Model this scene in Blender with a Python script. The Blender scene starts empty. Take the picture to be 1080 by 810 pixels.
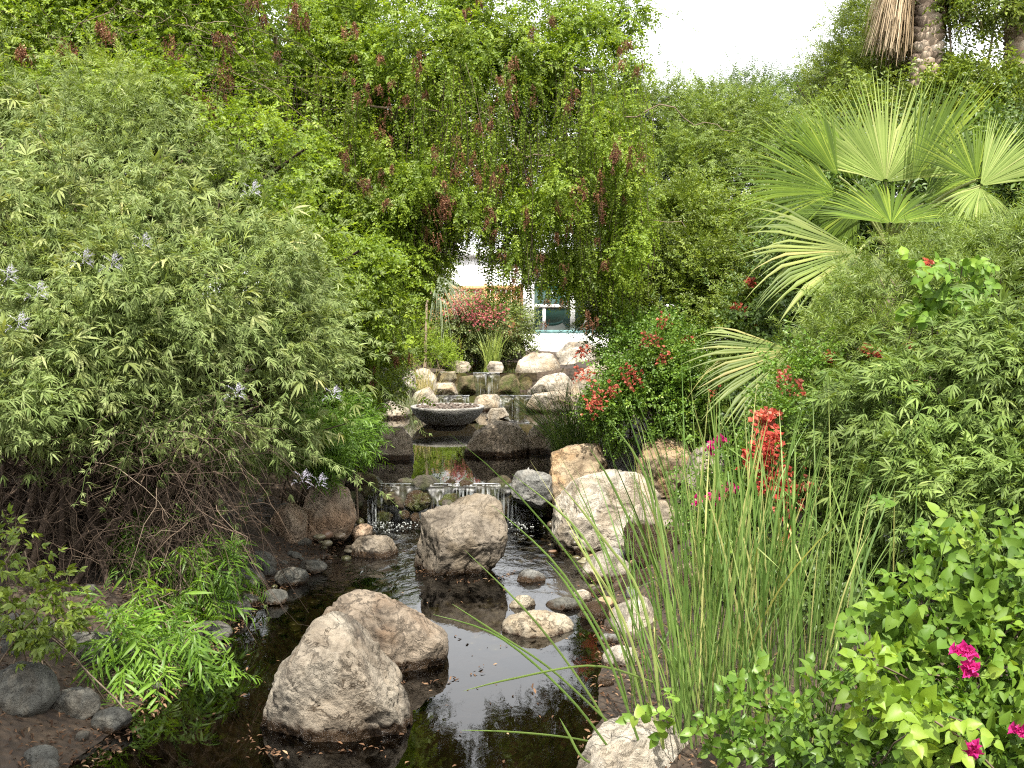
import bpy, bmesh, math, random
import numpy as np
from mathutils import Vector, Matrix

SC = bpy.context.scene
COL = SC.collection
R = math.radians
# ------------------------------------------------------------------ camera
FPX, HOR, HC = 1158.0, 325.0, 2.4            # focal length in photo pixels, horizon row, eye height
PIT = math.atan((405 - HOR) / FPX)
cam_d = bpy.data.cameras.new('camera'); cam = bpy.data.objects.new('camera', cam_d); COL.objects.link(cam)
cam.location = (0, 0, HC); cam.rotation_euler = (math.pi / 2 - PIT, 0, 0)
cam_d.sensor_width = 36; cam_d.lens = 36 * FPX / 1080; cam_d.clip_start = .05; cam_d.clip_end = 900
SC.camera = cam
# ------------------------------------------------------------------ light
SUN_EL, SUN_AZ = R(62), R(7)               # azimuth: to the right of straight behind the eye when positive
world = bpy.data.worlds.new('World'); SC.world = world; world.use_nodes = True
wn = world.node_tree; wn.nodes.clear()
sky = wn.nodes.new('ShaderNodeTexSky'); sky.sky_type = 'NISHITA'; sky.sun_disc = False
sky.sun_elevation = SUN_EL; sky.sun_rotation = math.pi - SUN_AZ
sky.air_density = 1.3; sky.dust_density = 7.0; sky.ozone_density = 1.0
bg = wn.nodes.new('ShaderNodeBackground'); bg.inputs[1].default_value = .15
wo = wn.nodes.new('ShaderNodeOutputWorld')
veil = wn.nodes.new('ShaderNodeMixRGB'); veil.inputs[0].default_value = .8; veil.inputs[2].default_value = (6.4, 6.4, 6.4, 1)   # thin bright cloud over the blue
wn.links.new(sky.outputs[0], veil.inputs[1]); wn.links.new(veil.outputs[0], bg.inputs[0]); wn.links.new(bg.outputs[0], wo.inputs[0])
sl = bpy.data.lights.new('sun', 'SUN'); sl.energy = 3.9; sl.angle = R(.5); sl.color = (1, .95, .86)
sun = bpy.data.objects.new('sun', sl); COL.objects.link(sun)
sdir = Vector((math.sin(SUN_AZ) * math.cos(SUN_EL), -math.cos(SUN_AZ) * math.cos(SUN_EL), math.sin(SUN_EL)))
sun.rotation_euler = sdir.to_track_quat('Z', 'Y').to_euler()
SC.view_settings.view_transform = 'Standard'; SC.view_settings.look = 'None'
SC.view_settings.gamma = 1; SC.view_settings.exposure = 1.34
SC.cycles.use_denoising = False
SC.cycles.max_bounces = 8; SC.cycles.diffuse_bounces = 4; SC.cycles.glossy_bounces = 3
SC.cycles.transmission_bounces = 3; SC.cycles.transparent_max_bounces = 8
SC.cycles.caustics_reflective = False; SC.cycles.caustics_refractive = False
SC.cycles.sample_clamp_indirect = 4; SC.cycles.use_adaptive_sampling = False
SC.cycles.pixel_filter_type = 'BLACKMAN_HARRIS'; SC.cycles.filter_width = 1.15

# ------------------------------------------------------------------ helpers
def ray(px, py):
    u = (px - 540) / FPX; v = (405 - py) / FPX
    return np.array([u, math.cos(PIT) + v * math.sin(PIT), -math.sin(PIT) + v * math.cos(PIT)])
def P(px, py, Y):                            # the point seen at a pixel, at forward distance Y
    d = ray(px, py); return np.array([0, 0, HC]) + d * (Y / d[1])
def G(px, py, z):                            # the point seen at a pixel, on the level z
    d = ray(px, py); return np.array([0, 0, HC]) + d * ((z - HC) / d[2])
def rngf(seed): return np.random.default_rng(seed)

_perm = rngf(99).permutation(256); _perm = np.concatenate([_perm, _perm, _perm])
_grad = rngf(98).normal(size=(256, 3)); _grad /= np.linalg.norm(_grad, axis=1)[:, None]
def perlin(p):
    p = np.asarray(p, float); i = np.floor(p).astype(int); f = p - i
    w = f * f * f * (f * (f * 6 - 15) + 10); i &= 255; out = 0
    for dx in (0, 1):
        for dy in (0, 1):
            for dz in (0, 1):
                h = _perm[_perm[_perm[(i[:, 0] + dx) & 255] + ((i[:, 1] + dy) & 255)] + ((i[:, 2] + dz) & 255)]
                g = _grad[h]; q = f - [dx, dy, dz]
                ww = (w[:, 0] if dx else 1 - w[:, 0]) * (w[:, 1] if dy else 1 - w[:, 1]) * (w[:, 2] if dz else 1 - w[:, 2])
                out = out + ww * (g * q).sum(1)
    return out
def fbm(p, o=4, ridged=False):
    a, s, t = 1., 1., 0
    for k in range(o):
        n = perlin(p * s + 17.3 * k); t = t + a * ((.5 - abs(n) * 2) if ridged else n); a *= .5; s *= 2.03
    return t

def tag(o, label=None, cat=None, group=None, kind=None):
    if label: o['label'] = label
    if cat: o['category'] = cat
    if group: o['group'] = group
    if kind: o['kind'] = kind
    return o
def empty(name, loc, label, cat, group=None):
    o = bpy.data.objects.new(name, None); COL.objects.link(o); o.location = [float(a) for a in loc]
    o.empty_display_size = .1
    return tag(o, label, cat, group)
def build(name, V, F, mat, parent=None, rnd=None, smooth=False):
    """links world-space vertices V and equal-sided faces F as ONE mesh object"""
    V = np.asarray(V, np.float32); F = np.asarray(F, np.int32); k = F.shape[1]
    off = np.zeros(3, np.float32)
    if parent is not None:
        q = parent
        while q is not None: off += np.array(q.location, np.float32); q = q.parent
        V = V - off
    me = bpy.data.meshes.new(name)
    me.vertices.add(len(V)); me.vertices.foreach_set('co', V.ravel())
    me.loops.add(F.size); me.loops.foreach_set('vertex_index', F.ravel())
    me.polygons.add(len(F)); me.polygons.foreach_set('loop_start', np.arange(0, F.size, k, dtype=np.int32))
    me.polygons.foreach_set('loop_total', np.full(len(F), k, np.int32))
    if smooth: me.polygons.foreach_set('use_smooth', np.ones(len(F), bool))
    if rnd is not None:
        a = me.attributes.new('rnd', 'FLOAT', 'FACE'); a.data.foreach_set('value', np.asarray(rnd, np.float32))
    me.update(calc_edges=True); me.materials.append(mat)
    o = bpy.data.objects.new(name, me); COL.objects.link(o)
    if parent is not None: o.parent = parent
    return o
class MB:
    """collects triangles"""
    def __init__(s): s.V = []; s.F = []; s.R = []; s.n = 0
    def add(s, V, F, r=None):
        V = np.asarray(V, float); F = np.asarray(F, int)
        if F.shape[1] == 4: F = np.concatenate([F[:, [0, 1, 2]], F[:, [0, 2, 3]]]); 
        s.V.append(V); s.F.append(F + s.n); s.n += len(V)
        s.R.append(np.full(len(F), .5 if r is None else r) if np.ndim(r) == 0 else np.asarray(r))
    def box(s, lo, hi):
        x0, y0, z0 = lo; x1, y1, z1 = hi
        s.add([(x0, y0, z0), (x1, y0, z0), (x1, y1, z0), (x0, y1, z0), (x0, y0, z1), (x1, y0, z1), (x1, y1, z1), (x0, y1, z1)],
              [(3, 2, 1, 0), (4, 5, 6, 7), (0, 1, 5, 4), (1, 2, 6, 5), (2, 3, 7, 6), (3, 0, 4, 7)])
    def tube(s, pts, rad, k=5, r=None):
        pts = np.asarray(pts, float); n = len(pts)
        rad = np.linspace(rad[0], rad[1], n) if np.ndim(rad) and len(rad) == 2 else np.broadcast_to(rad, n)
        t = np.gradient(pts, axis=0); t /= np.linalg.norm(t, axis=1)[:, None] + 1e-9
        ref = np.array([0, 0, 1.]) if abs(t[:, 2]).mean() < .8 else np.array([1., 0, 0])
        a = np.cross(t, ref); a /= np.linalg.norm(a, axis=1)[:, None] + 1e-9; b = np.cross(t, a)
        th = np.arange(k) * 2 * math.pi / k
        V = pts[:, None] + rad[:, None, None] * (a[:, None] * np.cos(th)[None, :, None] + b[:, None] * np.sin(th)[None, :, None])
        i = np.arange(n - 1)[:, None] * k; j = np.arange(k)[None]; j2 = (j + 1) % k
        F = np.stack([i + j, i + j2, i + k + j2, i + k + j], -1).reshape(-1, 4)
        s.add(V.reshape(-1, 3), F, r)
    def build(s, name, mat, parent=None, smooth=False):
        return build(name, np.concatenate(s.V), np.concatenate(s.F), mat, parent, np.concatenate(s.R), smooth)

# ------------------------------------------------------------------ materials
def nodes(name):
    m = bpy.data.materials.new(name); m.use_nodes = True; t = m.node_tree; t.nodes.clear()
    return m, t, (lambda k, **kw: _mk(t, k, kw)), t.links.new
def _mk(t, k, kw):
    n = t.nodes.new('ShaderNode' + k)
    for a, b in kw.items(): setattr(n, a, b)
    return n
def ramp(N, stops, interp='LINEAR'):
    r = N('ValToRGB'); e = r.color_ramp; e.interpolation = interp
    while len(e.elements) < len(stops): e.elements.new(.5)
    for q, (p, c) in zip(e.elements, stops): q.position = p; q.color = (*c, 1) if len(c) == 3 else c
    return r
def leaf_mat(name, stops, trans=.35, rough=.45, spec=.4, tc=(1.25, 1.2, .55)):
    m, t, N, L = nodes(name)
    at = N('Attribute', attribute_name='rnd'); rp = ramp(N, stops); L(at.outputs['Fac'], rp.inputs[0])
    geo = N('NewGeometry'); nz = N('TexNoise'); nz.inputs['Scale'].default_value = 1.7; nz.inputs['Detail'].default_value = 3
    L(geo.outputs['Position'], nz.inputs['Vector'])
    hs = N('HueSaturation'); mr = N('MapRange'); mr.inputs[1].default_value = .3; mr.inputs[2].default_value = .7
    mr.inputs[3].default_value = .85; mr.inputs[4].default_value = 1.45
    L(nz.outputs[0], mr.inputs[0]); L(mr.outputs[0], hs.inputs['Value']); L(rp.outputs[0], hs.inputs['Color'])
    p = N('BsdfPrincipled'); p.inputs['Roughness'].default_value = rough; p.inputs['Specular IOR Level'].default_value = spec
    L(hs.outputs[0], p.inputs['Base Color'])
    tr = N('BsdfTranslucent'); mx = N('MixRGB', blend_type='MULTIPLY'); mx.inputs[0].default_value = 1
    mx.inputs[2].default_value = (*tc, 1); L(hs.outputs[0], mx.inputs[1]); L(mx.outputs[0], tr.inputs[0])
    ms = N('MixShader'); ms.inputs[0].default_value = trans; L(p.outputs[0], ms.inputs[1]); L(tr.outputs[0], ms.inputs[2])
    o = N('OutputMaterial'); L(ms.outputs[0], o.inputs[0]); return m
def plain_mat(name, c, rough=.7, spec=.3, var=.25, scale=8, bump=0, c2=None, metal=0):
    m, t, N, L = nodes(name)
    geo = N('NewGeometry'); nz = N('TexNoise'); nz.inputs['Scale'].default_value = scale; nz.inputs['Detail'].default_value = 6
    L(geo.outputs['Position'], nz.inputs['Vector'])
    c2 = c2 or tuple(x * (1 - var * 1.6) for x in c)
    rp = ramp(N, [(.3, c2), (.68, c)]); L(nz.outputs[0], rp.inputs[0])
    p = N('BsdfPrincipled'); p.inputs['Roughness'].default_value = rough; p.inputs['Specular IOR Level'].default_value = spec
    p.inputs['Metallic'].default_value = metal
    L(rp.outputs[0], p.inputs['Base Color'])
    if bump:
        b = N('Bump'); b.inputs['Strength'].default_value = bump; b.inputs['Distance'].default_value = .02
        L(nz.outputs[0], b.inputs['Height']); L(b.outputs[0], p.inputs['Normal'])
    o = N('OutputMaterial'); L(p.outputs[0], o.inputs[0]); return m
def rnd_mat(name, stops, rough=.7, spec=.25):
    m, t, N, L = nodes(name)
    at = N('Attribute', attribute_name='rnd'); rp = ramp(N, stops); L(at.outputs['Fac'], rp.inputs[0])
    p = N('BsdfPrincipled'); p.inputs['Roughness'].default_value = rough; p.inputs['Specular IOR Level'].default_value = spec
    L(rp.outputs[0], p.inputs['Base Color']); o = N('OutputMaterial'); L(p.outputs[0], o.inputs[0]); return m
def rock_mat(name, base, dark, stain, wl, seed=0., crack=.6, wet=.08, moss=0., scale=1.):
    """weathered stone: mottled mineral colour, stains, veins, a wet rust band at the water level wl"""
    m, t, N, L = nodes(name)
    geo = N('NewGeometry'); ad = N('VectorMath', operation='ADD'); ad.inputs[1].default_value = (seed * 3.1, seed * 1.7, seed)
    L(geo.outputs['Position'], ad.inputs[0])
    def noise(s, d=8, r=.6, dist=0.):
        n = N('TexNoise'); n.inputs['Scale'].default_value = s * scale; n.inputs['Detail'].default_value = d
        n.inputs['Roughness'].default_value = r; n.inputs['Distortion'].default_value = dist; L(ad.outputs[0], n.inputs['Vector']); return n
    n1 = noise(3.2, 8, .65, .6); n2 = noise(11, 8, .7, .4); n3 = noise(2.1, 4, .5, 1.5); n4 = noise(60, 5, .7)
    r1 = ramp(N, [(.34, dark), (.46, tuple(.55 * a + .45 * b for a, b in zip(base, dark))), (.56, base), (.75, tuple(min(.85, a * 1.18) for a in base))]); L(n1.outputs[0], r1.inputs[0])
    r2 = ramp(N, [(.46, (0, 0, 0)), (.66, (1, 1, 1))]); L(n3.outputs[0], r2.inputs[0])
    mx = N('MixRGB'); mxf = N('Math', operation='MULTIPLY'); mxf.inputs[1].default_value = .55
    L(r2.outputs[0], mxf.inputs[0]); L(mxf.outputs[0], mx.inputs[0]); L(r1.outputs[0], mx.inputs[1]); mx.inputs[2].default_value = (*stain, 1)
    sp = ramp(N, [(.3, (.45, .42, .38)), (.5, (1, 1, 1)), (.8, (1.1, 1.08, 1.02))]); L(n2.outputs[0], sp.inputs[0])
    m2 = N('MixRGB', blend_type='MULTIPLY'); m2.inputs[0].default_value = .75; L(mx.outputs[0], m2.inputs[1]); L(sp.outputs[0], m2.inputs[2])
    # cracks and veins
    ds = N('MixRGB', blend_type='LINEAR_LIGHT'); ds.inputs[0].default_value = .35; L(ad.outputs[0], ds.inputs[1]); L(n1.outputs['Color'], ds.inputs[2])
    vo = N('TexVoronoi', feature='DISTANCE_TO_EDGE'); vo.inputs['Scale'].default_value = 3.1 * scale; L(ds.outputs[0], vo.inputs['Vector'])
    cr = ramp(N, [(0, (.35, .28, .2)), (.035, (1, 1, 1))]); L(vo.outputs[0], cr.inputs[0])
    m3 = N('MixRGB', blend_type='MULTIPLY'); L(m2.outputs[0], m3.inputs[1]); L(cr.outputs[0], m3.inputs[2])
    cf = N('MapRange'); cf.inputs[1].default_value = .5; cf.inputs[2].default_value = .68; cf.inputs[4].default_value = crack
    L(n3.outputs[0], cf.inputs[0]); L(cf.outputs[0], m3.inputs[0])
    # wet and rusty at the waterline
    sx = N('SeparateXYZ'); L(geo.outputs['Position'], sx.inputs[0])
    wz = N('Math', operation='MULTIPLY_ADD'); L(n2.outputs[0], wz.inputs[0]); wz.inputs[1].default_value = -.14; L(sx.outputs[2], wz.inputs[2])
    wr = N('MapRange'); wr.inputs[1].default_value = wl + wet - .085; wr.inputs[2].default_value = wl + wet - .115; L(wz.outputs[0], wr.inputs[0])
    m4 = N('MixRGB'); L(wr.outputs[0], m4.inputs[0]); L(m3.outputs[0], m4.inputs[1]); m4.inputs[2].default_value = (.04, .024, .012, 1)
    col = m4
    if moss:
        n5 = noise(4, 6); mr = ramp(N, [(.45, (0, 0, 0)), (.6, (moss,) * 3)]); L(n5.outputs[0], mr.inputs[0])
        m5 = N('MixRGB'); L(mr.outputs[0], m5.inputs[0]); L(m4.outputs[0], m5.inputs[1]); m5.inputs[2].default_value = (.07, .09, .02, 1); col = m5
    p = N('BsdfPrincipled'); L(col.outputs[0], p.inputs['Base Color']); p.inputs['Specular IOR Level'].default_value = .3
    ro = N('MapRange'); ro.inputs[3].default_value = .85; ro.inputs[4].default_value = .25; L(wr.outputs[0], ro.inputs[0]); L(ro.outputs[0], p.inputs['Roughness'])
    hs = N('Math', operation='MULTIPLY_ADD'); L(n4.outputs[0], hs.inputs[0]); hs.inputs[1].default_value = .12; L(n2.outputs[0], hs.inputs[2])
    h2 = N('Math', operation='MULTIPLY_ADD'); L(cr.outputs[0], h2.inputs[0]); h2.inputs[1].default_value = .25 * crack; L(hs.outputs[0], h2.inputs[2])
    b = N('Bump'); b.inputs['Strength'].default_value = 1; b.inputs['Distance'].default_value = .055 / scale; L(h2.outputs[0], b.inputs['Height']); L(b.outputs[0], p.inputs['Normal'])
    o = N('OutputMaterial'); L(p.outputs[0], o.inputs[0]); return m
def water_mat(name, tint, y0=None, y1=None, calm=.02, rough_b=.5):
    """clear water: Fresnel mirror over a stained see-through body, rippled more between y0 and y1"""
    m, t, N, L = nodes(name)
    geo = N('NewGeometry'); mp = N('Mapping'); mp.inputs['Scale'].default_value = (1.3, .8, 1); L(geo.outputs['Position'], mp.inputs[0])
    n1 = N('TexNoise'); n1.inputs['Scale'].default_value = 5; n1.inputs['Detail'].default_value = 5; n1.inputs['Distortion'].default_value = .8; L(mp.outputs[0], n1.inputs[0])
    b = N('Bump'); b.inputs['Distance'].default_value = .03; L(n1.outputs[0], b.inputs['Height'])
    if y0 is not None:
        sx = N('SeparateXYZ'); L(geo.outputs['Position'], sx.inputs[0]); n2 = N('TexNoise'); n2.inputs['Scale'].default_value = 1.3; L(geo.outputs['Position'], n2.inputs[0])
        s = N('Math', operation='MULTIPLY_ADD'); L(n2.outputs[0], s.inputs[0]); s.inputs[1].default_value = 2.2; L(sx.outputs[1], s.inputs[2])
        mr = N('MapRange'); mr.inputs[1].default_value = y0 + 1.1; mr.inputs[2].default_value = y1 + 1.1; mr.inputs[3].default_value = calm; mr.inputs[4].default_value = rough_b
        L(s.outputs[0], mr.inputs[0]); L(mr.outputs[0], b.inputs['Strength'])
    else: b.inputs['Strength'].default_value = calm
    fr = N('Fresnel'); fr.inputs[0].default_value = 1.44; L(b.outputs[0], fr.inputs['Normal'])
    gl = N('BsdfGlossy'); gl.inputs['Roughness'].default_value = .015; gl.inputs[0].default_value = (1, 1, 1, 1); L(b.outputs[0], gl.inputs['Normal'])
    tr = N('BsdfTransparent'); tr.inputs[0].default_value = (*tint, 1)
    ms = N('MixShader'); L(fr.outputs[0], ms.inputs[0]); L(tr.outputs[0], ms.inputs[1]); L(gl.outputs[0], ms.inputs[2])
    o = N('OutputMaterial'); L(ms.outputs[0], o.inputs[0]); return m

# ------------------------------------------------------------------ ground and stream
EY = np.array([-12, 4, 5.7, 7.5, 9, 10.2, 11.5, 12.4, 13, 15, 18, 20, 21.5, 21.7, 22.5, 24, 26.5, 27.5])
EL = np.array([-2.6, -2.5, -2.25, -2.2, -2.15, -1.9, -1.9, -2.0, -2.1, -2.15, -2.5, -2.7, -2.2, -1.65, -1.6, -1.5, -1.4, -1.2])
ER = np.array([.6, .5, .45, .7, .75, .8, .75, .7, .75, .85, 1.0, 1.1, .9, .6, .45, .3, .3, .1])
def wlev(y): return np.where(y < 12.45, 0, np.where(y < 21.6, .4, np.where(y < 22.6, .68, 1.07)))
def ss(x, a, b): t = np.clip((x - a) / (b - a), 0, 1); return t * t * (3 - 2 * t)
def ground_h(x, y):
    x = np.asarray(x, float); y = np.asarray(y, float)
    xl = np.interp(y, EY, EL); xr = np.interp(y, EY, ER)
    d = np.maximum(xl - x, x - xr); d = np.where(y > 27.3, np.maximum(d, (y - 27.3)), d)
    base = .4 * ss(y, 12.45, 12.75) + .28 * ss(y, 21.6, 21.8) + .39 * ss(y, 22.6, 22.8)
    bank = np.where(d < 0, -.32 * ss(-d, 0, .55), .3 * ss(d, 0, .9) + .75 * ss(d, .9, 3.5) * (1 - .92 * ss(y, 15, 21)) - .22 * ss(d, 0, .9) * ss(y, 17, 21))
    n = fbm(np.stack([x.ravel(), y.ravel(), x.ravel() * 0], 1) * .9, 4).reshape(x.shape)
    return base + bank + n * (.05 + .12 * ss(d, .3, 2))
def axis(lo, a, b, hi, fine, nc):
    g = np.linspace(0, 1, nc) ** 2.2
    return np.concatenate([(a - (a - lo) * g[1:])[::-1], np.arange(a, b, fine), b + (hi - b) * g])
gx = axis(-300, -7, 8, 300, .09, 26); gy = axis(-80, 2, 30, 600, .09, 26)
XX, YY = np.meshgrid(gx, gy, indexing='ij'); ZZ = ground_h(XX, YY)
nx, ny = XX.shape; I = np.arange(nx * ny).reshape(nx, ny)
gF = np.stack([I[:-1, :-1], I[1:, :-1], I[1:, 1:], I[:-1, 1:]], -1).reshape(-1, 4)
def ground_mat():
    m, t, N, L = nodes('soil'); geo = N('NewGeometry')
    n1 = N('TexNoise'); n1.inputs['Scale'].default_value = 2.2; n1.inputs['Detail'].default_value = 9; n1.inputs['Roughness'].default_value = .7; L(geo.outputs['Position'], n1.inputs[0])
    n2 = N('TexVoronoi'); n2.inputs['Scale'].default_value = 16; L(geo.outputs['Position'], n2.inputs[0])
    r1 = ramp(N, [(.3, (.018, .013, .009)), (.5, (.045, .032, .021)), (.7, (.09, .066, .044))]); L(n1.outputs[0], r1.inputs[0])
    r2 = ramp(N, [(0, (1.3, 1.2, 1.05)), (1, (.5, .45, .4))]); L(n2.outputs[0], r2.inputs[0])
    m1 = N('MixRGB', blend_type='MULTIPLY'); m1.inputs[0].default_value = .8; L(r1.outputs[0], m1.inputs[1]); L(r2.outputs[0], m1.inputs[2])
    p = N('BsdfPrincipled'); p.inputs['Roughness'].default_value = .85; L(m1.outputs[0], p.inputs['Base Color'])
    b = N('Bump'); b.inputs['Distance'].default_value = .04; L(n2.outputs[0], b.inputs['Height']); L(b.outputs[0], p.inputs['Normal'])
    o = N('OutputMaterial'); L(p.outputs[0], o.inputs[0]); return m
tag(build('ground', np.stack([XX, YY, ZZ], -1).reshape(-1, 3), gF, ground_mat(), smooth=True), kind='structure')

def water_sheet(name, y0, y1, z, mat, ext=.5, dz=0):
    ys = np.linspace(y0, y1, max(2, int((y1 - y0) / .25))); xl = np.interp(ys, EY, EL) - ext; xr = np.interp(ys, EY, ER) + ext
    V = np.concatenate([np.stack([xl, ys, ys * 0 + z], 1), np.stack([xr, ys, ys * 0 + z], 1)]); n = len(ys)
    F = [(i, n + i, n + i + 1, i + 1) for i in range(n - 1)]
    return tag(build(name, V, F, mat), kind='structure')
water_sheet('lower_pool_water', -11, 12.5, 0, water_mat('pool_water', (.27, .25, .17), 8.6, 10.3, .03, .8))
water_sheet('upper_pool_water', 12.42, 21.6, .4, water_mat('upper_water', (.5, .48, .36), calm=.02), .35)
water_sheet('middle_pool_water', 21.6, 22.6, .68, water_mat('middle_water', (.5, .5, .4), calm=.15), .15)
water_sheet('top_pool_water', 22.6, 27.6, 1.07, water_mat('top_water', (.5, .5, .4), calm=.06), .1)

# falling water: many thin ribbons sliding over the lip
def fall_mat():
    m, t, N, L = nodes('falling_water'); geo = N('NewGeometry')
    def nz(sc, det, dist=0):
        mp = N('Mapping'); mp.inputs['Scale'].default_value = sc; L(geo.outputs['Position'], mp.inputs[0])
        n = N('TexNoise'); n.inputs['Scale'].default_value = 1; n.inputs['Detail'].default_value = det; n.inputs['Distortion'].default_value = dist; L(mp.outputs[0], n.inputs[0]); return n
    n1 = nz((38, 8, 2.4), 6, .4); n2 = nz((5.5, 2, 1.2), 2)
    r1 = ramp(N, [(.46, (0,) * 3), (.7, (1,) * 3)]); L(n1.outputs[0], r1.inputs[0]); r2 = ramp(N, [(.48, (.02,) * 3), (.64, (.45,) * 3)]); L(n2.outputs[0], r2.inputs[0])
    sp = N('SeparateXYZ'); L(geo.outputs['True Normal'], sp.inputs[0]); ab = N('Math', operation='ABSOLUTE'); L(sp.outputs[2], ab.inputs[0])
    sl_ = N('MapRange'); sl_.inputs[1].default_value = .75; sl_.inputs[2].default_value = .4; L(ab.outputs[0], sl_.inputs[0])
    m_ = N('Math', operation='MULTIPLY'); L(r1.outputs[0], m_.inputs[0]); L(sl_.outputs[0], m_.inputs[1])
    mu = N('Math', operation='MULTIPLY'); L(m_.outputs[0], mu.inputs[0]); L(r2.outputs[0], mu.inputs[1])
    b = N('Bump'); b.inputs['Strength'].default_value = .8; b.inputs['Distance'].default_value = .02; L(n1.outputs[0], b.inputs['Height'])
    d = N('BsdfPrincipled'); d.inputs['Base Color'].default_value = (.7, .74, .74, 1); d.inputs['Roughness'].default_value = .3
    fr = N('Fresnel'); fr.inputs[0].default_value = 1.2; gl = N('BsdfGlossy'); gl.inputs['Roughness'].default_value = .3
    tr = N('BsdfTransparent'); tr.inputs[0].default_value = (.75, .78, .72, 1)
    m0 = N('MixShader'); L(fr.outputs[0], m0.inputs[0]); L(tr.outputs[0], m0.inputs[1]); L(gl.outputs[0], m0.inputs[2])
    ms = N('MixShader'); L(mu.outputs[0], ms.inputs[0]); L(m0.outputs[0], ms.inputs[1]); L(d.outputs[0], ms.inputs[2])
    o = N('OutputMaterial'); L(ms.outputs[0], o.inputs[0]); return m
M_fall = fall_mat()
def waterfall(px0, px1, Y, z1, z0, reach, seed, label):
    """one thin broken sheet that slides over the lip and down the uneven stones"""
    x0 = P(px0, 400, Y)[0]; x1 = P(px1, 400, Y)[0]; n = int((x1 - x0) / .012); m = 22
    xs = np.linspace(x0, x1, n); t = np.linspace(0, 1, m); X, T = np.meshgrid(xs, t, indexing='ij')
    nn = fbm(np.stack([X.ravel() * 5, T.ravel() * 2.2 + seed, X.ravel() * 0], 1), 4).reshape(X.shape)
    lipn = .5 + .9 * fbm(np.stack([X.ravel() * 2.2, X.ravel() * 0 + seed, X.ravel() * 0], 1), 2).reshape(X.shape)
    yy = Y + .03 - .05 * np.minimum(T * 5, 1) - reach * np.clip((T - .25) / .75, 0, 1) ** .7 * (1 + lipn) + .05 * nn * np.clip((T - .1) * 3, 0, 1)
    zz = z1 + .004 - (z1 - z0 + .01) * np.clip((T - .14) / .86, 0, 1) ** 1.35 + .02 * nn * np.clip((T - .1) * 3, 0, 1)
    I = np.arange(n * m).reshape(n, m); F = np.stack([I[:-1, :-1], I[1:, :-1], I[1:, 1:], I[:-1, 1:]], -1).reshape(-1, 4)
    o = build('waterfall', np.stack([X, yy, zz], -1).reshape(-1, 3), F, M_fall, smooth=True); return tag(o, label, 'waterfall')
waterfall(388, 572, 12.42, .4, 0, .1, 1, 'wide near waterfall trickling over the dark ledge behind the middle boulder')
waterfall(452, 495, 21.62, .68, .4, .08, 2, 'short low fall left of the pale flat stone behind the bowl')
waterfall(527, 562, 21.62, .68, .4, .08, 4, 'short low fall right of the pale flat stone behind the bowl')
waterfall(499, 527, 22.62, 1.07, .68, .1, 3, 'farthest small white waterfall between two mossy stones')

# ------------------------------------------------------------------ rocks
_ico = {}
def ico(n):
    if n not in _ico:
        bm = bmesh.new(); bmesh.ops.create_icosphere(bm, subdivisions=n, radius=1)
        _ico[n] = (np.array([v.co[:] for v in bm.verts]), np.array([[v.index for v in f.verts] for f in bm.faces])); bm.free()
    return _ico[n]
def rock_shape(Rf, depth, seed, sub, rough, power=.8, cuts=9):
    U, F = ico(sub); g = rngf(seed)
    th = np.arctan2(U[:, 2], U[:, 0]); c = np.sqrt(U[:, 0] ** 2 + U[:, 2] ** 2)
    rr = Rf(th); cc = c ** power; yy = np.sign(U[:, 1]) * abs(U[:, 1]) ** power * depth
    V = np.stack([rr * cc * np.cos(th), yy, rr * cc * np.sin(th)], 1)
    size = (rr.mean() + depth) / 2
    for k in range(cuts):                                  # chipped planes
        n = np.array([g.normal() * .75, -abs(g.normal()) - .35 if k < cuts * .7 else abs(g.normal()) + .3, g.normal() * .6 + .25]); n /= np.linalg.norm(n)
        s = V @ n; h = s.max() * g.uniform(.64, .9); e = np.maximum(s - h, 0); V = V - e[:, None] * n * .97
    o = g.uniform(-50, 50, 3); n = V / (np.linalg.norm(V, axis=1)[:, None] + 1e-9)
    q = V / size
    q2 = q + .35 * np.stack([fbm(q * 2 + o + 30, 2), fbm(q * 2 + o + 60, 2), fbm(q * 2 + o + 90, 2)], 1)
    cr = np.exp(-(fbm(q2 * 1.5 + o + 5, 3) / .035) ** 2)          # a few fissures
    st = fbm(q2 * [4.5, 4.5, 1.6] + o + 9, 5 if sub > 4 else 3, True)
    V = V + n * (size * rough * (fbm(q * 1.5 + o, 5) * .9 + st * .58 + fbm(q * 7 + o, 4 if sub > 4 else 2) * .16 - .7 * cr))[:, None]
    return V, F
def poly_R(pts):
    pts = np.array(pts); c = (pts.max(0) + pts.min(0)) / 2; q = pts - c
    q2 = np.roll(q, -1, 0); ths = np.linspace(-math.pi, math.pi, 181)
    out = []
    for t in ths:
        d = np.array([math.cos(t), math.sin(t)]); best = 0
        for a, b in zip(q, q2):
            e = b - a; det = d[0] * (-e[1]) + e[0] * d[1]
            if abs(det) < 1e-12: continue
            r = (a[0] * (-e[1]) + e[0] * a[1]) / det; s = (d[0] * a[1] - d[1] * a[0]) / det
            if r > 0 and -1e-6 <= s <= 1 + 1e-6: best = max(best, r)
        out.append(best)
    out = np.array(out); k = np.array([1, 2, 3, 2, 1]) / 9.
    o2 = np.convolve(np.concatenate([out[-3:-1], out, out[1:3]]), k, 'valid'); out = o2 * 1.02
    return c, (lambda th: np.interp(th, ths, out))
ROCKS = 0
def rock(poly, Y, depth, mat, label, cat='boulder', group=None, seed=0, sub=5, rough=.1, power=.8, name='boulder', cuts=9):
    w = np.array([P(x, y, Y)[[0, 2]] for x, y in poly]); c, Rf = poly_R(w)
    V, F = rock_shape(Rf, depth, seed + 7, sub, rough, power, cuts)
    loc = np.array([c[0], Y, c[1]])
    o = build(name, V, F, mat, smooth=True); o.location = loc.tolist(); return tag(o, label, cat, group)
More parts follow.
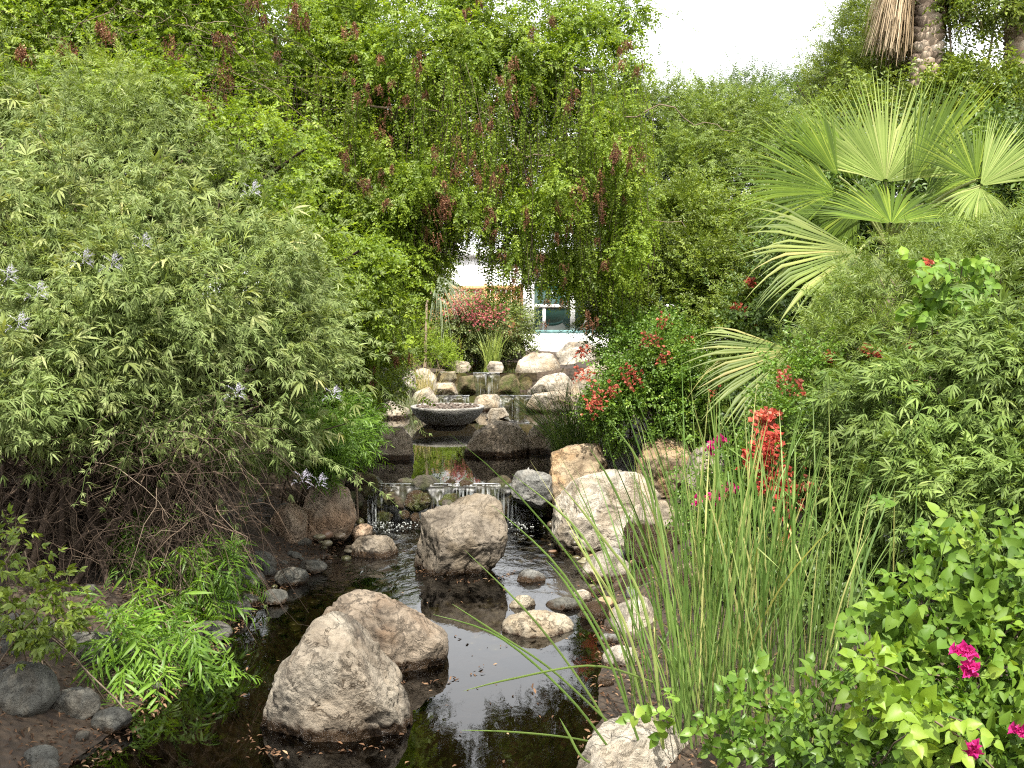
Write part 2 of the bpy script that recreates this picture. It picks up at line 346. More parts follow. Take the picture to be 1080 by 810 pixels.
def rock_w(c, r, mat, label, cat='rock', group=None, seed=0, sub=4, rough=.1, name='rock', rot=0., cuts=8, power=.85):
    k = r[2] / r[0]
    V, F = rock_shape(lambda th: r[0] / np.sqrt(np.cos(th) ** 2 + (np.sin(th) / k) ** 2), r[1], seed + 7, sub, rough, power, cuts)
    o = build(name, V, F, mat, smooth=True); o.location = [float(a) for a in c]; o.rotation_euler = (0, 0, rot); return tag(o, label, cat, group)

GREYTAN, GTD, RUST = (.36, .31, .24), (.16, .125, .09), (.3, .2, .11)
MR = {
 'near': rock_mat('near_stone', (.31, .275, .22), (.075, .06, .045), (.22, .175, .125), 0, 1, 1., .1),
 'near2': rock_mat('near_stone_b', (.25, .205, .155), (.06, .045, .032), (.17, .11, .065), 0, 5, 1., .1),
 'mid': rock_mat('middle_stone', (.245, .21, .165), (.06, .048, .036), (.18, .14, .09), 0, 9, .6),
 'brown': rock_mat('brown_stone', (.38, .3, .22), (.14, .105, .075), (.38, .23, .13), 0, 13, .6),
 'pool': rock_mat('pool_stone', (.34, .285, .22), (.13, .105, .08), (.27, .2, .13), .4, 17, .5, .1),
 'tan': rock_mat('tan_stone', (.38, .3, .2), (.13, .095, .06), (.42, .25, .11), 0, 21, .8),
 'white': rock_mat('white_stone', (.46, .42, .35), (.12, .1, .075), (.37, .3, .21), 0, 25, .6),
 'pale': rock_mat('pale_stone', (.46, .41, .33), (.15, .125, .09), (.42, .3, .17), .4, 29, .8),
 'grey': rock_mat('grey_stone', (.22, .22, .205), (.07, .07, .065), (.34, .32, .28), 0, 33, .7),
 'dark': rock_mat('wet_dark_stone', (.085, .075, .06), (.03, .025, .02), (.1, .06, .03), 0, 37, .4, .2, .5),
 'mossy': rock_mat('mossy_stone', (.16, .13, .07), (.06, .05, .025), (.12, .09, .03), .4, 41, .3, .1, .8),
 'flat': rock_mat('flat_stone_pale', (.4, .36, .28), (.12, .1, .075), (.3, .22, .13), 0, 61, .8, .045),
 'cobble': rock_mat('cobble_stone', (.12, .12, .105), (.045, .045, .04), (.14, .12, .09), 0, 45, .5, .06, 0, 2.),
}
rock([(277, 790), (285, 745), (297, 706), (316, 684), (330, 660), (350, 650), (372, 662), (396, 692), (416, 718), (428, 745), (437, 775), (432, 812), (350, 826), (288, 818)], 6.25, .42, MR['near'], 'big cracked pale boulder standing in the near pool, the largest one, pointed top', seed=3, sub=6, rough=.085)
rock([(318, 665), (345, 634), (372, 627), (402, 633), (440, 652), (468, 672), (470, 692), (458, 722), (440, 745), (380, 760), (325, 740)], 7.35, .36, MR['near2'], 'wedge shaped boulder sloping down to the right behind the big pale boulder', seed=12, sub=6, rough=.08)
rock([(440, 546), (452, 540), (472, 535), (486, 524), (508, 521), (526, 532), (533, 560), (528, 585), (508, 605), (495, 622), (442, 622), (436, 585)], 10.0, .36, MR['mid'], 'roundish grey tan boulder alone in mid stream below the near waterfall', seed=21, sub=6, rough=.09)
rock([(365, 584), (378, 567), (405, 566), (422, 575), (418, 590), (400, 608), (366, 606)], 10.6, .22, MR['mid'], 'small low rounded boulder to the left of the mid stream boulder', seed=31)
rock([(370, 562), (380, 551), (392, 556), (391, 575), (370, 578)], 11.3, .14, MR['brown'], 'little mossy brown rock behind the small low boulder', seed=32, sub=4)
rock([(318, 545), (328, 514), (348, 508), (366, 518), (374, 545), (367, 568), (340, 580), (320, 575)], 11.3, .32, MR['brown'], 'large brown boulder on the left bank beside the near waterfall', seed=35)
rock([(280, 570), (290, 540), (308, 530), (322, 545), (323, 575), (300, 586), (282, 583)], 11.0, .28, MR['brown'], 'reddish brown boulder half under leaves at the left bank', seed=36)
rock([(383, 464), (392, 453), (424, 451), (434, 464), (436, 497), (384, 498)], 14.6, .36, MR['pool'], 'blocky dark boulder at the left of the pool in front of the bowl', seed=41)
rock([(492, 474), (502, 455), (524, 446), (545, 449), (558, 462), (561, 494), (492, 494)], 15.0, .4, MR['pool'], 'domed dark brown boulder in the pool right in front of the bowl', seed=42)
rock([(553, 485), (560, 455), (575, 443), (600, 452), (608, 490), (592, 505), (556, 500)], 15.3, .4, MR['pool'], 'leaning grey slab at the right edge of the upper pool', seed=43)
rock([(539, 518), (543, 500), (556, 491), (580, 500), (582, 525), (572, 536), (548, 535)], 12.15, .26, MR['grey'], 'small grey boulder at the right end of the near waterfall', seed=51)
rock([(581, 505), (583, 480), (600, 472), (634, 470), (639, 490), (637, 522), (604, 540), (583, 535)], 12.4, .4, MR['tan'], 'square tan boulder with rusty top on the right bank', seed=52, power=.65)
rock([(636, 484), (648, 466), (668, 462), (678, 478), (677, 502), (645, 504)], 12.9, .3, MR['grey'], 'blue grey streaked rock behind the square tan boulder', seed=53)
rock([(583, 566), (587, 530), (606, 507), (644, 499), (676, 502), (692, 520), (694, 565), (672, 595), (600, 592)], 11.0, .5, MR['white'], 'largest white boulder on the right bank behind the cattails', seed=54, sub=6, rough=.07)
rock([(672, 498), (680, 470), (704, 461), (726, 470), (732, 505), (720, 525), (680, 522)], 12.2, .4, MR['tan'], 'tan boulder on the bank under the coral bougainvillea', seed=55)
rock([(722, 505), (733, 476), (752, 466), (768, 490), (768, 535), (726, 536)], 11.7, .35, MR['pale'], 'upright pale boulder behind the cattail tips at the right bank', seed=56)
rock([(660, 560), (672, 535), (700, 528), (722, 545), (722, 600), (690, 612), (662, 600)], 10.0, .35, MR['pale'], 'pale boulder seen between cattail blades right of the white boulder', seed=57)
rock([(612, 606), (622, 588), (642, 582), (664, 592), (668, 618), (640, 630), (616, 622)], 9.7, .24, MR['white'], 'small white rock at the water below the largest white boulder', seed=58, sub=4)
rock([(652, 622), (664, 606), (684, 604), (698, 618), (696, 640), (662, 642)], 9.2, .22, MR['pale'], 'small pale rock half hidden by cattail blades', seed=59, sub=4)
rock([(640, 672), (650, 642), (676, 632), (698, 646), (704, 705), (684, 728), (648, 718)], 8.0, .3, MR['white'], 'tall white rock behind the thick of the cattail clump', seed=60)
rock([(596, 822), (628, 786), (664, 767), (698, 769), (730, 790), (748, 820), (742, 860), (608, 860)], 5.5, .42, MR['white'], 'smooth cream boulder at the foot of the cattails, bottom of the view', seed=61, sub=6, rough=.07)
rock_w(G(567, 661, .02), (.27, .24, .095), MR['flat'], 'flat pale stepping stone just above the water right of the middle', 'stone', seed=62, sub=5, name='flat_stone')
rock_w(G(551, 639, .0), (.11, .12, .08), MR['flat'], 'small rusty stone behind the flat stepping stone', 'stone', seed=63, name='flat_stone')
rock_w(G(560, 612, .0), (.13, .12, .09), MR['grey'], 'small grey stone at the right foot of the mid stream boulder', 'stone', seed=64, name='flat_stone')
rock_w(G(596, 640, .0), (.16, .16, .06), MR['cobble'], 'dark wet stone at the water near the cattail clump', 'stone', seed=65, name='flat_stone')
# far rocks round the cascades
far = [
 ([(542, 400), (546, 381), (560, 373), (582, 374), (590, 386), (589, 403), (570, 409), (547, 408)], 23.4, .5, 'pale', 'rusty veined cream boulder right of the farthest waterfall'),
 ([(556, 414), (574, 397), (592, 393), (607, 400), (606, 418), (560, 420)], 22.2, .4, 'white', 'whitish boulder in front of the rusty veined cream boulder'),
 ([(586, 390), (593, 371), (610, 367), (623, 378), (622, 400), (590, 402)], 24.6, .5, 'white', 'white boulder below the white house plinth'),
 ([(598, 416), (608, 396), (638, 378), (651, 395), (650, 424), (608, 425)], 22, .5, 'pale', 'big sloping cream boulder right of the cascades'),
 ([(624, 392), (640, 371), (664, 371), (681, 385), (680, 412), (640, 412)], 23.3, .5, 'white', 'white boulder beside the bougainvillea, right of the house corner'),
 ([(554, 430), (563, 416), (590, 413), (612, 421), (612, 440), (558, 438)], 21.2, .4, 'pale', 'low cream boulder at the head of the bowl pool, right side'),
 ([(586, 374), (600, 361), (618, 360), (632, 370), (628, 384), (594, 385)], 26, .5, 'white', 'white stone against the foot of the house'),
 ([(596, 450), (608, 426), (638, 418), (656, 435), (652, 462), (600, 462)], 18.8, .5, 'pale', 'cream boulder behind the dark thin reeds'),
 ([(646, 448), (656, 425), (690, 420), (704, 440), (700, 462), (650, 465)], 17.5, .5, 'pale', 'cream boulder under the coral bougainvillea foliage'),
 ([(420, 410), (429, 392), (449, 388), (460, 398), (459, 418), (425, 420)], 22.2, .4, 'white', 'white rounded boulder left of the cascades behind wispy grass'),
 ([(457, 416), (461, 404), (478, 404), (483, 416), (478, 422), (460, 422)], 21.8, .25, 'pale', 'small cream block left of the split waterfall'),
 ([(473, 391), (481, 380), (494, 382), (499, 392), (478, 396)], 25, .25, 'white', 'small flat white stone at the left of the top pool'),
 ([(511, 393), (517, 381), (529, 382), (533, 393), (520, 396)], 24.6, .2, 'white', 'small white stone at the right of the top pool'),
 ([(432, 432), (438, 414), (452, 408), (462, 422), (458, 438)], 21, .3, 'pale', 'pinkish small boulder at the far left edge of the bowl pool'),
 ([(493, 434), (498, 418), (526, 416), (531, 430), (520, 438), (500, 438)], 21.55, .2, 'pale', 'pale flat stone splitting the low waterfall behind the bowl'),
 ([(480, 416), (483, 398), (499, 396), (502, 415)], 22.45, .18, 'mossy', 'mossy stone left of the farthest waterfall'),
 ([(524, 416), (527, 397), (542, 395), (549, 414)], 22.45, .18, 'mossy', 'mossy stone right of the farthest waterfall'),
 ([(456, 402), (460, 393), (480, 392), (484, 402), (480, 408), (458, 408)], 22.9, .3, 'pale', 'tan stone left of the mossy stones at the top cascade'),
 ([(385, 452), (392, 430), (412, 424), (430, 432), (432, 450), (410, 458)], 20.2, .4, 'pale', 'cream boulder at the left shore behind the bowl, under hanging strands'),
 ([(352, 470), (360, 440), (380, 432), (394, 448), (392, 470), (365, 478)], 17.0, .4, 'pool', 'brown boulder on the left shore of the bowl pool'),
 ([(512, 440), (518, 431), (532, 430), (537, 439), (524, 443)], 19.9, .2, 'white', 'tiny pale stone above the water behind the bowl'),
]
for k, (pl, Y, dp, mt, lb) in enumerate(far): rock(pl, Y, dp, MR[mt], lb, seed=100 + k, sub=4, rough=.09, cuts=6)
# ledges that hold the pools up
g = rngf(5)
for k, x in enumerate(np.linspace(352, 600, 11)):
    c = P(x, 520, 12.55); rock_w((c[0], 12.6 + g.uniform(-.08, .05), .14 + g.uniform(-.02, .07)), (.17 + g.uniform(0, .05), .2, .25), MR['dark'],
        'dark wet ledge stone under the lip of the near waterfall', 'ledge stone', 'ledge stones of the near waterfall', 200 + k, name='ledge_stone', power=.6)
for k, x in enumerate(np.linspace(448, 566, 8)):
    c = P(x, 420, 21.75); rock_w((c[0], 21.8, .42), (.2, .2, .25), MR['mossy'], 'mossy ledge stone under the split waterfall', 'ledge stone', 'ledge stones of the split waterfall', 220 + k, sub=3, name='ledge_stone', power=.6)
for k, x in enumerate(np.linspace(470, 556, 6)):
    c = P(x, 400, 22.8); rock_w((c[0], 22.82, .78), (.2, .2, .28), MR['mossy'], 'mossy ledge stone under the farthest waterfall', 'ledge stone', 'ledge stones of the farthest waterfall', 230 + k, sub=3, name='ledge_stone', power=.6)
for k in range(34):
    px = g.uniform(372, 584); q = G(px, 548, .0); r_ = g.uniform(.07, .15); rock_w((q[0], 12.42 + g.uniform(-.12, .12), g.uniform(.0, .26)), (r_, r_ * .8, r_ * .75), MR[('dark', 'dark', 'mossy', 'dark', 'dark')[k % 5]],
        'dark broken stone in the face of the near waterfall', 'ledge stone', 'broken stones in the face of the near waterfall', 400 + k, sub=4, name='ledge_stone', rough=.24, rot=g.uniform(0, 3))
for k, (px, h_, w_) in enumerate([(384, .1, .2), (446, .07, .14), (492, .05, .1), (530, .06, .12), (474, .04, .08)]):
    q = P(px, 510, 12.45); rock_w((q[0], 12.47, .36), (w_, w_ * .8, h_ + .06), MR['dark' if k % 2 else 'mossy'], ['dark rock breaking the lip of the near waterfall at its left end', 'wet mound splitting the near waterfall left of the middle', 'mossy hump on the lip just left of the mid stream boulder', 'wet hump on the waterfall lip above the mid stream boulder', 'little mossy nub on the waterfall lip'][k], 'ledge stone', None, 440 + k, name='lip_stone', rough=.2)
fm = MB()
for k in range(230):
    px = g.choice([404, 425, 468, 505, 545]) + g.normal(0, 9); q = P(px, 540, 12.2); s_ = g.uniform(.004, .013); U, F = ico(1); yv = 12.2 - abs(g.normal(0, .25))
    fm.add(U * [s_, s_, s_ * .5] + [q[0], yv, .003], F, g.random())
tag(fm.build('foam', plain_mat('foam_white', (.38, .4, .38), .5, .3, .05), smooth=True), kind='stuff')
for k, (px, py, r_, h_) in enumerate([(640, 560, .16, .1), (628, 640, .12, .08), (660, 650, .15, .1), (655, 690, .13, .09), (690, 600, .2, .14), (735, 640, .18, .12), (615, 625, .09, .06)]):
    q = G(px, py, .08); rock_w((q[0], q[1], max(.04, float(ground_h(q[0], q[1])) + .3 * h_)), (r_, r_ * .8, h_), MR[('white', 'pale', 'tan')[k % 3]], ['flat white stone touching the foot of the largest white boulder', 'small cream stone at the water edge left of the cattails', 'tan stone between the water and the cattails', 'whitish stone under the leftmost cattail blades', 'cream rock just behind the cattails below the big white boulder', 'tan rock deep among the cattail blades', 'tiny white stone at the waterline near the dark wet stone'][k], 'stone', seed=460 + k, name='shore_stone')
# cobbles of the left bank
cob = [(22, 757, .2, .2, .15, 'large round grey green cobble at the left bank corner'), (78, 748, .14, .13, .1, 'blue grey angular cobble next to the large round cobble'),
       (20, 712, .2, .2, .13, 'dark rounded cobble behind the large round cobble'), (95, 706, .17, .16, .12, 'grey cobble at the foot of the bright green hanging leaves'),
       (118, 755, .11, .1, .07, 'small tan cobble at the water edge'), (42, 795, .09, .09, .06, 'small brown cobble in the corner mud'),
       (238, 640, .2, .14, .09, 'long flat grey rock along the left waterline'), (255, 612, .2, .16, .11, 'grey rock at the left waterline under green leaves'),
       (275, 598, .14, .12, .12, 'dark slanted rock at the left waterline'), (308, 606, .15, .12, .09, 'grey rock next to the left waterline boulders'),
       (222, 662, .16, .12, .07, 'thin flat rock beside the black water on the left'), (290, 626, .11, .1, .06, 'small wet rock on the left shore below the brown boulders'),
       (330, 594, .13, .1, .06, 'small rusty rock by the riffle at the left shore')]
for k, (px, py, a, b, c, lb) in enumerate(cob):
    q = G(px, py, .08); rock_w((q[0], q[1], max(.05, float(ground_h(q[0], q[1])) + .3 * c)), (a, b, c), MR['cobble'], lb, 'cobble', seed=240 + k, name='cobble', rot=g.uniform(-.5, .5), rough=.12)
small = []
for k in range(105):
    y = g.uniform(5.2, 12); x = np.interp(y, EY, EL) + g.normal(-.25, .4); s = g.uniform(.03, .09)
    small.append((x, y, s, 'small wet stone in the litter along the left shore', 'small stones along the left shore'))
for k in range(30):
    y = g.uniform(6.5, 13); x = np.interp(y, EY, ER) + g.normal(.0, .15); s = g.uniform(.04, .12)
    small.append((x, y, s, 'small pale stone along the right shore', 'small stones along the right shore'))
for k, (x, y, s, lb, gr) in enumerate(small):
    z = float(ground_h(x, y)); rock_w((x, y, z + .2 * s), (s, s * g.uniform(.6, 1), s * g.uniform(.45, .75)), MR['cobble' if 'left' in lb else ('pale', 'grey', 'tan')[k % 3]], lb, 'stone', gr, 300 + k, 3, name='small_stone', rot=g.uniform(0, 3), cuts=4)
# gravel of the riffle
gm = MB()
for k in range(700):
    y = g.uniform(8.6, 12.2); xl, xr = np.interp(y, EY, EL), np.interp(y, EY, ER); x = g.uniform(xl, xr); s = g.uniform(.02, .075)
    U, F = ico(2); V = U * [s, s * g.uniform(.6, 1), s * g.uniform(.4, .7)] * (1 + .12 * perlin(U * 2 + k)[:, None])
    a = g.uniform(0, 3); c_, s_ = math.cos(a), math.sin(a); V = np.stack([V[:, 0] * c_ - V[:, 1] * s_, V[:, 0] * s_ + V[:, 1] * c_, V[:, 2]], 1)
    gm.add(V + [x, y, float(ground_h(x, y)) + s * .2 + .20 * g.random() * (y > 10.4)], F, g.random())
tag(gm.build('gravel', rnd_mat('riffle_gravel', [(0, (.03, .025, .02)), (.4, (.09, .07, .04)), (.7, (.12, .12, .05)), (.9, (.2, .17, .12)), (1, (.15, .06, .03))], .35, .5), smooth=True), kind='stuff')

# ------------------------------------------------------------------ stone bowl
bc = P(472, 448, 18.85); bc = np.array([bc[0], 18.9, .0])
prof = [(.0, .3), (.24, .3), (.3, .34), (.36, .4), (.45, .455), (.54, .53), (.6, .61), (.63, .68), (.638, .705), (.628, .717), (.595, .717), (.57, .7), (.5, .65), (0, .63)]
def lathe(prof, n=64, wob=0., seed=0):
    a = np.arange(n) * 2 * math.pi / n; V = np.array([[r * math.cos(t), r * math.sin(t), z] for r, z in prof for t in a])
    F = [(i * n + j, i * n + (j + 1) % n, (i + 1) * n + (j + 1) % n, (i + 1) * n + j) for i in range(len(prof) - 1) for j in range(n)]
    if wob: V = V * (1 + wob * fbm(V * 3 + seed, 3))[:, None] ** [[1, 1, 0]]
    return V, F
be = empty('stone_bowl', (bc[0], bc[1], .3), 'wide grey concrete bowl standing in the middle of the pool', 'bowl')
V, F = lathe(prof, 72, .02); V = V + bc
build('bowl_body', V, F, rock_mat('bowl_concrete', (.4, .39, .36), (.22, .215, .2), (.42, .4, .35), .4, 50, .1, .05, scale=1.6), be, smooth=True)
gm = MB(); g = rngf(8)
for k in range(420):
    r_, a = .54 * math.sqrt(g.random()), g.uniform(0, 6.28); s = g.uniform(.015, .035); U, F = ico(1)
    gm.add(U * [s, s, s * .7] + bc + [r_ * math.cos(a), r_ * math.sin(a), .69 + g.uniform(0, .03)], F, g.random())
tag(gm.build('pebbles', rnd_mat('bowl_pebbles', [(0, (.06, .045, .035)), (.6, (.13, .1, .08)), (1, (.22, .19, .16))]), be, True), kind='stuff')

# ------------------------------------------------------------------ house, back wall, fence
M_white = plain_mat('white_render', (.8, .8, .78), .8, .2, .04, 1.5); M_frame = plain_mat('white_frame', (.78, .78, .76), .4, .4, .02)
def glass_mat():
    m, t, N, L = nodes('window_glass'); p = N('BsdfPrincipled'); p.inputs['Base Color'].default_value = (.02, .06, .05, 1)
    p.inputs['Roughness'].default_value = .05; p.inputs['Specular IOR Level'].default_value = .8
    o = N('OutputMaterial'); L(p.outputs[0], o.inputs[0]); return m
M_glass = glass_mat(); M_black = plain_mat('black_metal', (.02, .02, .022), .5)
hx0 = P(553, 370, 30)[0]; hx1 = P(770, 370, 30)[0]
zt = lambda py, Y=30: P(540, py, Y)[2]
he = empty('house', (hx0, 30, .8), 'white garden house with teal glass windows seen under the hanging strands', 'house')
mb = MB(); mb.box((hx0, 30, .5), (hx1, 37, zt(352))); mb.build('plinth', M_white, he)
mb = MB(); mb.box((hx0 + .05, 30.12, zt(352)), (hx0 + .2, 37, zt(296))); mb.box((hx0 + .2, 36.5, zt(352)), (hx1, 37, zt(296))); mb.box((hx0, 30.05, zt(296)), (hx1, 37, zt(270))); mb.build('wall', M_white, he)
mb = MB(); mb.box((hx0 - .2, 29.8, zt(270)), (hx1 + .2, 37.2, zt(266))); mb.build('roof', plain_mat('house_roof', (.55, .53, .5)), he)
wx = [hx0 + .2 + k * 1.12 for k in range(6)]
for k in range(5):
    a, b = wx[k], wx[k + 1]
    mb = MB(); z0, z1, zm = zt(352) + .004, zt(296) - .003, zt(323)
    mb.box((a, 30.06, z0), (a + .07, 30.16, z1)); mb.box((b - .07, 30.06, z0), (b - .003, 30.16, z1)); mb.box((a + .07, 30.06, z0), (b - .07, 30.16, z0 + .07)); mb.box((a + .07, 30.06, z1 - .06), (b - .07, 30.16, z1))
    mb.box((a + .07, 30.06, zm - .04), (b - .07, 30.16, zm + .05)); mb.box((a + .3, 30.08, z0 + .07), (a + .38, 30.15, zm - .04))
    w = mb.build('window_frame', M_frame, he)
    mb = MB(); mb.box((a + .07, 30.10, z0 + .07), (b - .07, 30.115, z1 - .06)); mb.build('pane', M_glass, w)
mb = MB(); mb.box((hx0 + .2, 30.02, zt(352) + .002), (hx1, 30.055, zt(352) + .1)); mb.build('sill', plain_mat('teal_sill', (.2, .36, .36), .4), he)
# back building
be2 = empty('white_building', (P(505, 300, 42)[0], 42, 1), 'white flat walled building showing through gaps under the canopy', 'building')
x0, x1 = P(452, 300, 42)[0], P(552, 300, 42)[0]
mb = MB(); mb.box((x0, 42, .9), (x1, 48, zt(272, 42))); mb.build('wall', M_white, be2)
mb = MB(); mb.box((x0 - .15, 41.85, zt(272, 42)), (x1 + .15, 48.15, zt(263, 42))); mb.build('parapet', M_white, be2)
# wooden fence
def wood_mat():
    m, t, N, L = nodes('orange_wood'); geo = N('NewGeometry'); mp = N('Mapping'); mp.inputs['Scale'].default_value = (12, 12, 1.5); L(geo.outputs['Position'], mp.inputs[0])
    n = N('TexNoise'); n.inputs['Scale'].default_value = 1.5; n.inputs['Detail'].default_value = 6; L(mp.outputs[0], n.inputs[0])
    r = ramp(N, [(.3, (.3, .14, .05)), (.7, (.55, .3, .13))]); L(n.outputs[0], r.inputs[0]); p = N('BsdfPrincipled'); p.inputs['Roughness'].default_value = .6
    L(r.outputs[0], p.inputs['Base Color']); o = N('OutputMaterial'); L(p.outputs[0], o.inputs[0]); return m
M_wood = wood_mat()
fx0, fx1 = P(436, 300, 31)[0], P(550, 300, 31)[0]
fe = empty('wooden_fence', ((fx0 + fx1) / 2, 31, 1), 'orange wooden board fence behind the pink bougainvillea', 'fence')
mb = MB(); x = fx0
while x < fx1 - .1: mb.box((x, 31.0, 1.0), (x + .135, 31.03, zt(301, 31))); x += .145
mb.build('boards', M_wood, fe)
mb = MB(); mb.box((fx0, 30.94, zt(306, 31)), (fx1, 30.995, zt(302, 31))); mb.box((fx0, 30.94, zt(323, 31)), (fx1, 30.995, zt(320, 31))); mb.build('rail', M_wood, fe)
for k in range(4):
    mb = MB(); xx = fx0 + k * (fx1 - fx0) / 3; mb.box((xx - .05, 30.9, 1.0), (xx + .05, 30.938, zt(299, 31))); mb.build('post', M_wood, fe)

# ------------------------------------------------------------------ leaves
def rotm(yaw, pitch, roll):
    cy, sy, cp, sp, cr, sr = math.cos(yaw), math.sin(yaw), math.cos(pitch), math.sin(pitch), math.cos(roll), math.sin(roll)
    return np.array([[cy, -sy, 0], [sy, cy, 0], [0, 0, 1]]) @ np.array([[cp, 0, sp], [0, 1, 0], [-sp, 0, cp]]) @ np.array([[1, 0, 0], [0, cr, -sr], [0, sr, cr]])
def leaf_lo(L, W, fold=.2, droop=.15):       # two triangles
    return np.array([(0, 0, 0), (.5 * L, W / 2, fold * W), (L, 0, -droop * L), (.5 * L, -W / 2, fold * W)]), np.array([(0, 3, 2), (0, 2, 1)])
def leaf_mid(L, W, fold=.2, droop=.25):      # narrow leaf, folded and bowed
    return np.array([(0, 0, 0), (.38 * L, W / 2, fold * W - .02 * L), (.38 * L, 0, -.02 * L), (.38 * L, -W / 2, fold * W - .02 * L), (.75 * L, W * .32, fold * W * .6 - droop * L * .5),
                     (.75 * L, -W * .32, fold * W * .6 - droop * L * .5), (L, 0, -droop * L)]), np.array([(0, 2, 1), (0, 3, 2), (1, 2, 4), (2, 3, 5), (2, 5, 4), (4, 5, 6)])
def leaf_heart(L, W, fold=.12, droop=.3):
    o = [(0, 0), (-.08, .28), (.05, .46), (.25, .5), (.5, .4), (.75, .2), (1, 0)]
    V = [(0, 0, 0)]; 
    for (x, y) in o[1:-1]: V.append((x * L, y * W, fold * y * W * 2 - droop * L * max(x, 0) ** 2 + .02 * L * math.sin(x * 9)))
    for (x, y) in o[1:-1]: V.append((x * L, -y * W, fold * y * W * 2 - droop * L * max(x, 0) ** 2 + .02 * L * math.cos(x * 9)))
    for x in (.3, .65): V.append((x * L, 0, -droop * L * x * x))
    V.append((L, 0, -droop * L)); c1, c2, tp = 11, 12, 13
    F = [(0, c1, 1), (1, c1, 2), (2, c1, 3), (3, c1, 4), (4, c1, c2), (4, c2, 5), (5, c2, tp)]
    F += [(a if a in (0, 11, 12, 13) else a + 5, c if c in (0, 11, 12, 13) else c + 5, b if b in (0, 11, 12, 13) else b + 5) for a, b, c in F]
    return np.array(V), np.array(F)
def sprig(kind, n, S, L, W, seed, leaf=leaf_mid, ang=55, droop=.25, jit=.3, fold=.2, pitch=.1, stemw=.004):
    g = rngf(seed); mb = MB()
    def put(pos, yaw, pt, ro, sc):
        V, F = leaf(L * sc, W * sc, fold, droop * g.uniform(.5, 1.5)); mb.add(V @ rotm(yaw, pt, ro).T + pos, F, g.random())
    if kind == 'palm':                        # leaflets fan out from one point
        for k in range(n):
            a = (k - (n - 1) / 2) / max(1, n - 1) * R(ang * 2); put((S, 0, 0), a + g.normal(0, .08), pitch + g.normal(0, .15) + .25, g.normal(0, .4), (1 - .35 * abs(a) / R(ang)) * g.uniform(.85, 1.1))
    elif kind == 'whorl':
        for k in range(n):
            a = k * 2 * math.pi / n + g.normal(0, .2); put((S, 0, 0), a, pitch + g.normal(0, .2), g.normal(0, .3), g.uniform(.8, 1.1))
    else:                                     # along the stem, both sides
        for k in range(n):
            t = (k + .7) / n; side = 1 if k % 2 else -1
            if k == n - 1: side = 0
            bend = -.12 * S * t * t
            put((S * t, 0, bend), side * R(ang) * g.uniform(.8, 1.2) + g.normal(0, jit * .5), pitch + g.normal(0, jit), g.normal(0, jit) + (0 if kind == 'alt' else side * .3), g.uniform(.7, 1.1) * (1 - .3 * t * (kind == 'alt')))
    mb.add([(0, stemw / 2, 0), (0, -stemw / 2, 0), (S, 0, -.1 * S if kind in ('alt', 'flat') else 0)], [(0, 1, 2)], .3)
    return np.concatenate(mb.V), np.concatenate(mb.F), np.concatenate(mb.R)
def nrm(a): return a / (np.linalg.norm(a, axis=-1, keepdims=True) + 1e-9)
def scatter(tpls, pos, dirs, ups, sc, seed, rv=None, wr=.6):
    """copies of the sprig shapes at pos, pointing along dirs: one big triangle soup"""
    g = rngf(seed); N = len(pos); which = g.integers(0, len(tpls), N); X = nrm(dirs); Z = nrm(ups - (ups * X).sum(1, keepdims=True) * X); Y = np.cross(Z, X)
    M = np.stack([X, Y, Z], -1) * np.asarray(sc).reshape(-1, 1, 1); rv = g.random(N) if rv is None else rv
    Vs, Fs, Rs, off = [], [], [], 0
    for k, (V, F, r) in enumerate(tpls):
        m = np.where(which == k)[0]
        if not len(m): continue
        VV = np.einsum('nij,vj->nvi', M[m], V) + pos[m][:, None]
        FF = F[None] + (np.arange(len(m)) * len(V))[:, None, None] + off
        Vs.append(VV.reshape(-1, 3)); Fs.append(FF.reshape(-1, 3)); Rs.append((rv[m][:, None] * wr + r[None] * (1 - wr)).ravel()); off += len(m) * len(V)
    return np.concatenate(Vs), np.concatenate(Fs), np.concatenate(Rs)
def blob(px, py, Y, rx, ry, dm): return (P(px, py, Y), np.array([rx * Y / FPX, dm, ry * Y / FPX]))
def clumps(blobs, n, seed, cr, nper=14, front=.65, inner=.55, wo=1., wr=.6, wz=0., fade=.5):
    """sprig positions gathered in clumps through the outer part of each blob"""
    g = rngf(seed); w = np.array([b[1][0] * b[1][2] + b[1][1] * (b[1][0] + b[1][2]) * .5 for b in blobs]); w /= w.sum()
    nc = max(1, n // nper); bi = g.choice(len(blobs), nc, p=w); C = np.array([b[0] for b in blobs])[bi]; Rd = np.array([b[1] for b in blobs])[bi]
    u = nrm(g.normal(size=(nc, 3))); flip = (u[:, 1] > .2) & (g.random(nc) < front); u[flip, 1] *= -1
    lump = 1 + .22 * perlin(u * 2.2 + bi[:, None] * 7.1)
    rr = (inner + (1.02 - inner) * g.random(nc) ** .6) * lump
    cc = C + u * Rd * rr[:, None]; size = cr * g.uniform(.55, 1.35, nc); cv = g.random(nc)
    ci = g.integers(0, nc, n); d = g.normal(size=(n, 3)) * .55; pos = cc[ci] + d * size[ci][:, None]
    out = nrm((pos - C[ci]) / Rd[ci]) + .7 * d; dirs = nrm(out) * wo + g.normal(size=(n, 3)) * wr + np.array([0, 0, wz])
    rv = np.clip(cv[ci] * fade + g.random(n) * (1 - fade), 0, 1)
    return pos, dirs, rv, cc
